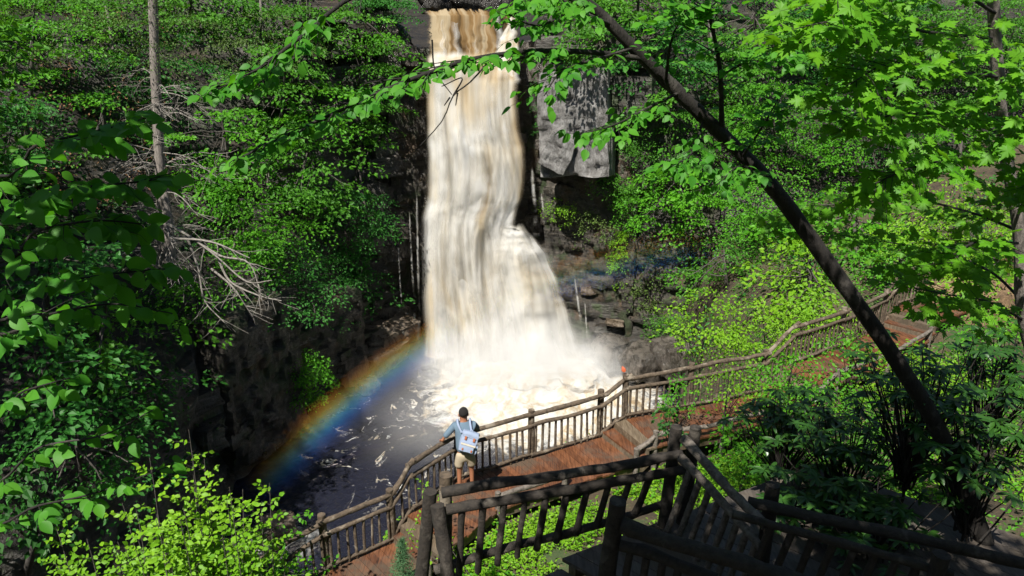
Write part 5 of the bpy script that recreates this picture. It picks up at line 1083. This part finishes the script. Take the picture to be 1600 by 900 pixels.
# --- rhododendrons
RH = 'rhododendrons on the right'
for k, (px, py, dp, w, h, nw, lb) in enumerate([(1440, 600, 8.4, .9, .6, 26, 'rhododendron with dark whorled leaves right of the leaning trunk'), (1540, 690, 7.6, .7, .6, 24, 'rhododendron at the right edge, lower than the others'), (1330, 690, 8.8, .9, .55, 28, 'rhododendron left of the leaning trunk foot'),
                                              (1230, 650, 9.8, .7, .45, 20, 'rhododendron behind the corner posts and the shaded shrub'), (1370, 800, 7.6, .8, .4, 22, 'rhododendron just above the bottom right railing'), (1250, 780, 8.2, .5, .35, 14, 'small rhododendron between the weathered railing and the corner post'), (1560, 560, 9.6, .7, .5, 20, 'rhododendron under the maple at the right edge')]):
    c = np.array(at(px, py, dp)); b = np.array([c[0] + .1, c[1] + .1, floor_z(c, 2.0) - .1]); t = thing('rhododendron', b, lb, 'shrub', RH); mb = MB(); acc = []
    for j in range(int(nw * 2.6)):
        q = c + unit(rng.normal(0, 1, (1, 3)))[0] * np.array([w, w * .8, h]) * 1.35 * rng.uniform(.2, 1); mid = (b + q) / 2 + rng.normal(0, .1, 3); wood(mb, b * .4 + c * .6 * 1 + rng.normal(0, .05, 3), q, .014, .006, j + k * 50, .06, 6, 5)
        m_ = int(rng.integers(7, 11)); a0 = rng.uniform(0, 6.28)
        for i in range(m_):
            a = a0 + i * 6.283 / m_; dr = unit(np.array([math.cos(a), math.sin(a), rng.uniform(-.45, .25)])); acc.append((q, dr, unit(UP + rng.normal(0, .2, 3)), .17 * rng.uniform(.75, 1.15)))
    wood(mb, b, b * .35 + c * .65, .03, .016, k, .05); mb.build('stems', M['bark_dark'], t, True); add_leaves(t, *acc_arrays(acc), ['strap0', 'strap1'], 'leaf_rhodo', 45)
# --- tall trees standing out of the picture, whose crowns shade the viewpoint and the left bank
def shade_tree(label, base, crown, rad, n, seed, size=.22):
    rng = np.random.default_rng(seed); b = np.array(base, float); c = np.array(crown, float); t = thing('canopy_tree', b, label, 'tree', 'canopy trees out of view')
    mb = MB(); P = curve_pts([b, (b + c) / 2 + [.3, 0, 0], c + [0, 0, rad[2] * .5]], 16); mb.tube(P, np.linspace(.3, .1, len(P)), 9, .12, seed); mb.build('trunk', M['bark'], t, True)
    k = n // 60; q = unit(rng.normal(0, 1, (k, 3))) * (rng.uniform(.03, 1, k)[:, None] ** .4); cen = c + q * np.array(rad); mb = MB()
    for j in range(min(k, 30)): wood(mb, P[int(rng.uniform(.55, .98) * (len(P) - 1))], cen[j], .07, .02, j + seed, .25, 7, 5)
    mb.build('limbs', M['bark'], t, True)
    pos, d, nn, sz = spray_leaves(rng, cen, unit(q * [1, 1, .1] + 1e-3), rng.uniform(.7, 1.2, k), 60, size, .2, .3)
    link('crown', leaf_mesh('crown', pos, d, nn, sz, 'far', M['leaf_mid']), t)
shade_tree('tall tree behind the viewpoint shading the platform, crown above the picture', (-3, -6, 11.5), (-0.75, 0.6, 16.3), (2.2, 2.4, 1.0), 20000, 301)
shade_tree('tall tree right of the viewpoint shading the bottom right railing, crown above the picture', (6, -5, 11.0), (2.8, -0.5, 17.2), (3.4, 2.1, 1.5), 24000, 302)
shade_tree('tall tree left of the picture shading the lower left bank', (-14, 10, 6), (-14.0, 12, 15), (2.9, 6.0, 4.2), 9000, 303)
shade_tree('tall tree on the left wall outside the picture shading the rock buttress', (-16, 15, 7), (-13.8, 17.5, 13), (2.0, 3.0, 3.8), 5200, 304)

for k, (x, y) in enumerate([(-18, -9), (-11, -14), (-4, -17), (4, -17), (11, -14), (18, -10), (24, -2)]):
    shade_tree('tall forest tree standing behind the viewpoint, out of view', (x, y, 9), (x, y, 19), (4.5, 3.5, 7.0), 3000, 320 + k, .5)

# ------------------------------------------------------------------ the person at the railing
def skin_obj(name, verts, edges, radii, m, parent, root=0, sub=2):
    me = bpy.data.meshes.new(name); me.from_pydata([tuple(v) for v in verts], edges, []); me.materials.append(m)
    o = link(name, me, parent); sm = o.modifiers.new('skin', 'SKIN'); sm.use_smooth_shade = True
    lay = me.skin_vertices[0] if me.skin_vertices else None
    if lay is None:
        bpy.context.view_layer.objects.active = o; o.select_set(True); bpy.ops.mesh.customdata_skin_add(); lay = me.skin_vertices[0]; o.select_set(False)
    for i, r_ in enumerate(radii): lay.data[i].radius = r_ if isinstance(r_, tuple) else (r_, r_); lay.data[i].use_root = (i == root)
    sb = o.modifiers.new('sub', 'SUBSURF'); sb.levels = sub; sb.render_levels = sub
    return o
pf = atz(728, 768, 5.4 + .02); PM = Matrix.Translation(pf) @ Matrix.Rotation(R(8), 4, 'Z')
def W(*p): return PM @ Vector(p)       # x right, y forward (to the pool), z up from the deck
person = thing('person', pf, 'person in blue grey top and beige shorts leaning on the walkway railing', 'person')
J = dict(pel=(0, 0, .93), sp1=(0, .06, 1.10), sp2=(0, .12, 1.28), che=(0, .16, 1.42), nek=(0, .18, 1.50), hd1=(0, .215, 1.575), hd2=(0, .225, 1.67),
         lh=(-.10, .0, .88), lk=(-.12, .03, .48), la=(-.13, -.02, .09), lt=(-.15, .17, .035), rh=(.10, .0, .88), rk=(.13, .06, .48), ra=(.13, .02, .09), rt=(.15, .20, .035),
         ls=(-.19, .17, 1.42), le=(-.37, .36, 1.24), lw=(-.50, .52, 1.10), lhd=(-.56, .58, 1.085), rs=(.19, .18, 1.42), re=(.30, .40, 1.22), rw=(.16, .58, 1.10), rhd=(.10, .63, 1.09))
PI = PM.inverted(); c3 = Vector(EDGE[4]); dl = (Vector(EDGE[3]) - c3); dl.z = 0; dl.normalize(); dr_ = (Vector(EDGE[5]) - c3).normalized()
HL = PI @ (c3 + dl * .50 + Vector((.04, -.03, 1.05 + .085))); HR = PI @ (c3 + dr_ * .40 + Vector((.03, -.05, 1.05 + .085)))
for side, Hh, sx_ in (('l', HL, -1), ('r', HR, 1)):
    sh_ = Vector(J[side + 's']); wr = Hh + (sh_ - Hh).normalized() * .07 + Vector((0, 0, .01)); el = (sh_ + wr) / 2 + Vector((sx_ * .06, -.03, -.05)); J[side + 'hd'] = tuple(Hh); J[side + 'w'] = tuple(wr); J[side + 'e'] = tuple(el)
names = list(J); idx = {n: i for i, n in enumerate(names)}
ed = [('pel', 'sp1'), ('sp1', 'sp2'), ('sp2', 'che'), ('che', 'nek'), ('nek', 'hd1'), ('hd1', 'hd2'), ('pel', 'lh'), ('lh', 'lk'), ('lk', 'la'), ('la', 'lt'), ('pel', 'rh'), ('rh', 'rk'), ('rk', 'ra'), ('ra', 'rt'), ('che', 'ls'), ('ls', 'le'), ('le', 'lw'), ('lw', 'lhd'), ('che', 'rs'), ('rs', 're'), ('re', 'rw'), ('rw', 'rhd')]
rad = dict(pel=.10, sp1=.085, sp2=.085, che=.075, nek=.056, hd1=.084, hd2=.085, lh=.085, lk=.055, la=.038, lt=.035, rh=.085, rk=.055, ra=.038, rt=.035, ls=.045, le=.040, lw=.030, lhd=.034, rs=.045, re=.040, rw=.030, rhd=.034)
body = skin_obj('body', [W(*J[n]) for n in names], [(idx[a], idx[b]) for a, b in ed], [rad[n] for n in names], M['skin'], person)
# fingers closed over the rail
fb = MB()
for hx, hy, hz, s in ((*HL, -1), (*HR, 1)):
    for k in range(4):
        b0 = Vector((hx + (k - 1.5) * .019, hy + .025, hz + .005)); L = (.036, .042, .04, .032)[k]
        P = [b0, b0 + Vector((s * .004, L * .8, .004)), b0 + Vector((s * .006, L * 1.25, -.022)), b0 + Vector((s * .006, L * 1.15, -.05))]; fb.tube(curve_pts([W(*p) for p in P], 8), [.0095, .009, .0085, .007], 6)
    th_ = [Vector((hx - s * .03, hy - .005, hz)), Vector((hx - s * .055, hy + .02, hz - .008)), Vector((hx - s * .058, hy + .05, hz - .025))]; fb.tube(curve_pts([W(*p) for p in th_], 7), [.012, .010, .008], 6)
fb.build('fingers', M['skin'], body, True)
# head shape: ears, hair
eb = MB()
for s in (-1, 1): eb.tube([W(s * .078, .215, 1.595), W(s * .088, .205, 1.615), W(s * .088, .205, 1.645), W(s * .078, .215, 1.66)], [.012, .018, .02, .012], 6)
eb.tube([W(0, .30, 1.65), W(0, .325, 1.615), W(0, .31, 1.605)], [.008, .016, .012], 6)
eb.build('ears_and_nose', M['skin'], body, True)
hv, hf = ellipsoid(None, None, 12); hv = hv * (1 + .05 * fbm(hv[:, 0] * 5, hv[:, 1] * 5, hv[:, 2] * 5, 3))[:, None] * np.array([.098, .112, .115]); hv[:, 2] = np.where(hv[:, 2] < -.045, -.045 + (hv[:, 2] + .045) * .3, hv[:, 2])
link('hair', np_mesh('hair', hv, hf, M['hair'], True), person, PM @ Matrix.Translation((0, .20, 1.68)) @ Matrix.Rotation(R(-12), 4, 'X'))
sn = [('pel', (0, -.01, .855)), ('sp1', J['sp1']), ('sp2', J['sp2']), ('che', J['che']), ('col', (0, .175, 1.495)), ('ls', J['ls']), ('le', J['le']), ('lm', tuple(Vector(J['le']) * .25 + Vector(J['lw']) * .75)), ('rs', J['rs']), ('re', J['re']), ('rm', tuple(Vector(J['re']) * .25 + Vector(J['rw']) * .75))]
si = {n: i for i, (n, _) in enumerate(sn)}
skin_obj('shirt', [W(*p) for _, p in sn], [(si[a], si[b]) for a, b in [('pel', 'sp1'), ('sp1', 'sp2'), ('sp2', 'che'), ('che', 'col'), ('che', 'ls'), ('ls', 'le'), ('le', 'lm'), ('che', 'rs'), ('rs', 're'), ('re', 'rm')]], [(.20, .16), (.19, .155), (.20, .16), (.185, .15), .085, .082, .064, .054, .082, .064, .054], M['shirt'], person)
sh = [(0, 0, .96), (0, 0, .88), (-.105, .0, .80), (-.12, .025, .66), (-.122, .03, .56), (.105, 0, .80), (.125, .04, .66), (.13, .05, .56)]
skin_obj('shorts', [W(*p) for p in sh], [(0, 1), (1, 2), (2, 3), (3, 4), (1, 5), (5, 6), (6, 7)], [(.165, .13), (.17, .14), .115, .105, .108, .115, .105, .108], M['shorts'], person)
for s, ax_, ay in ((-1, -.13, -.02), (1, .13, .02)):
    skin_obj('shoe', [W(ax_, ay - .05, .045), W(ax_ + s * .01, ay + .08, .045), W(ax_ + s * .02, ay + .20, .035)], [(0, 1), (1, 2)], [(.045, .045), (.05, .042), (.042, .032)], M['shoe'], person)
# the backpack is worn, a thing of its own
bp = thing('backpack', W(0, -.12, 1.0), 'pale blue grey backpack with tan leather tabs on the person\'s back', 'backpack')
BM = PM @ Matrix.Translation((.06, -.085, 1.17)) @ Matrix.Rotation(R(-20), 4, 'X') @ Matrix.Rotation(R(20), 4, 'Y')
def pk(name, dims, loc, m, parent, n=12, sq=.68, amp=.07, seed=1): return link(name, rock_mesh(name, dims, seed, m, n, sq, amp), parent, BM @ Matrix.Translation(loc))
bag = pk('bag', (.33, .19, .40), (0, 0, 0), M['pack'], bp); flap = pk('flap', (.33, .21, .13), (0, -.008, .165), M['pack'], bp, seed=2); pocket = pk('front_pocket', (.27, .09, .17), (0, -.115, -.09), M['pack'], bp, seed=3); pk('side_pocket', (.07, .13, .17), (.175, -.01, -.09), M['pack'], bp, seed=4)
for s in (-1, 1):
    pk('leather_tab', (.04, .02, .07), (s * .085, -.118, .085), M['leather'], flap, 5, .8, .0); pk('leather_tab', (.03, .02, .04), (s * .09, -.165, -.13), M['leather'], pocket, 5, .8, 0)
    mb = MB(); mb.tube(curve_pts([W(s * .10 + .04, -.02, 1.36), W(s * .12, .06, 1.50), W(s * .125, .17, 1.545), W(s * .13, .28, 1.46), W(s * .15, .27, 1.30)], 14), .024, 6); mb.build('shoulder_strap', M['pack'], bp, True)
pk('trim_band', (.30, .03, .035), (0, -.158, -.03), M['pack_trim'], bp, 5, .85, 0); mb = MB(); mb.tube(curve_pts([BM @ Vector((-.04, -.02, .215)), BM @ Vector((0, -.02, .255)), BM @ Vector((.04, -.02, .215))], 8), .010, 6); mb.build('grab_loop', M['pack'], bp, True)
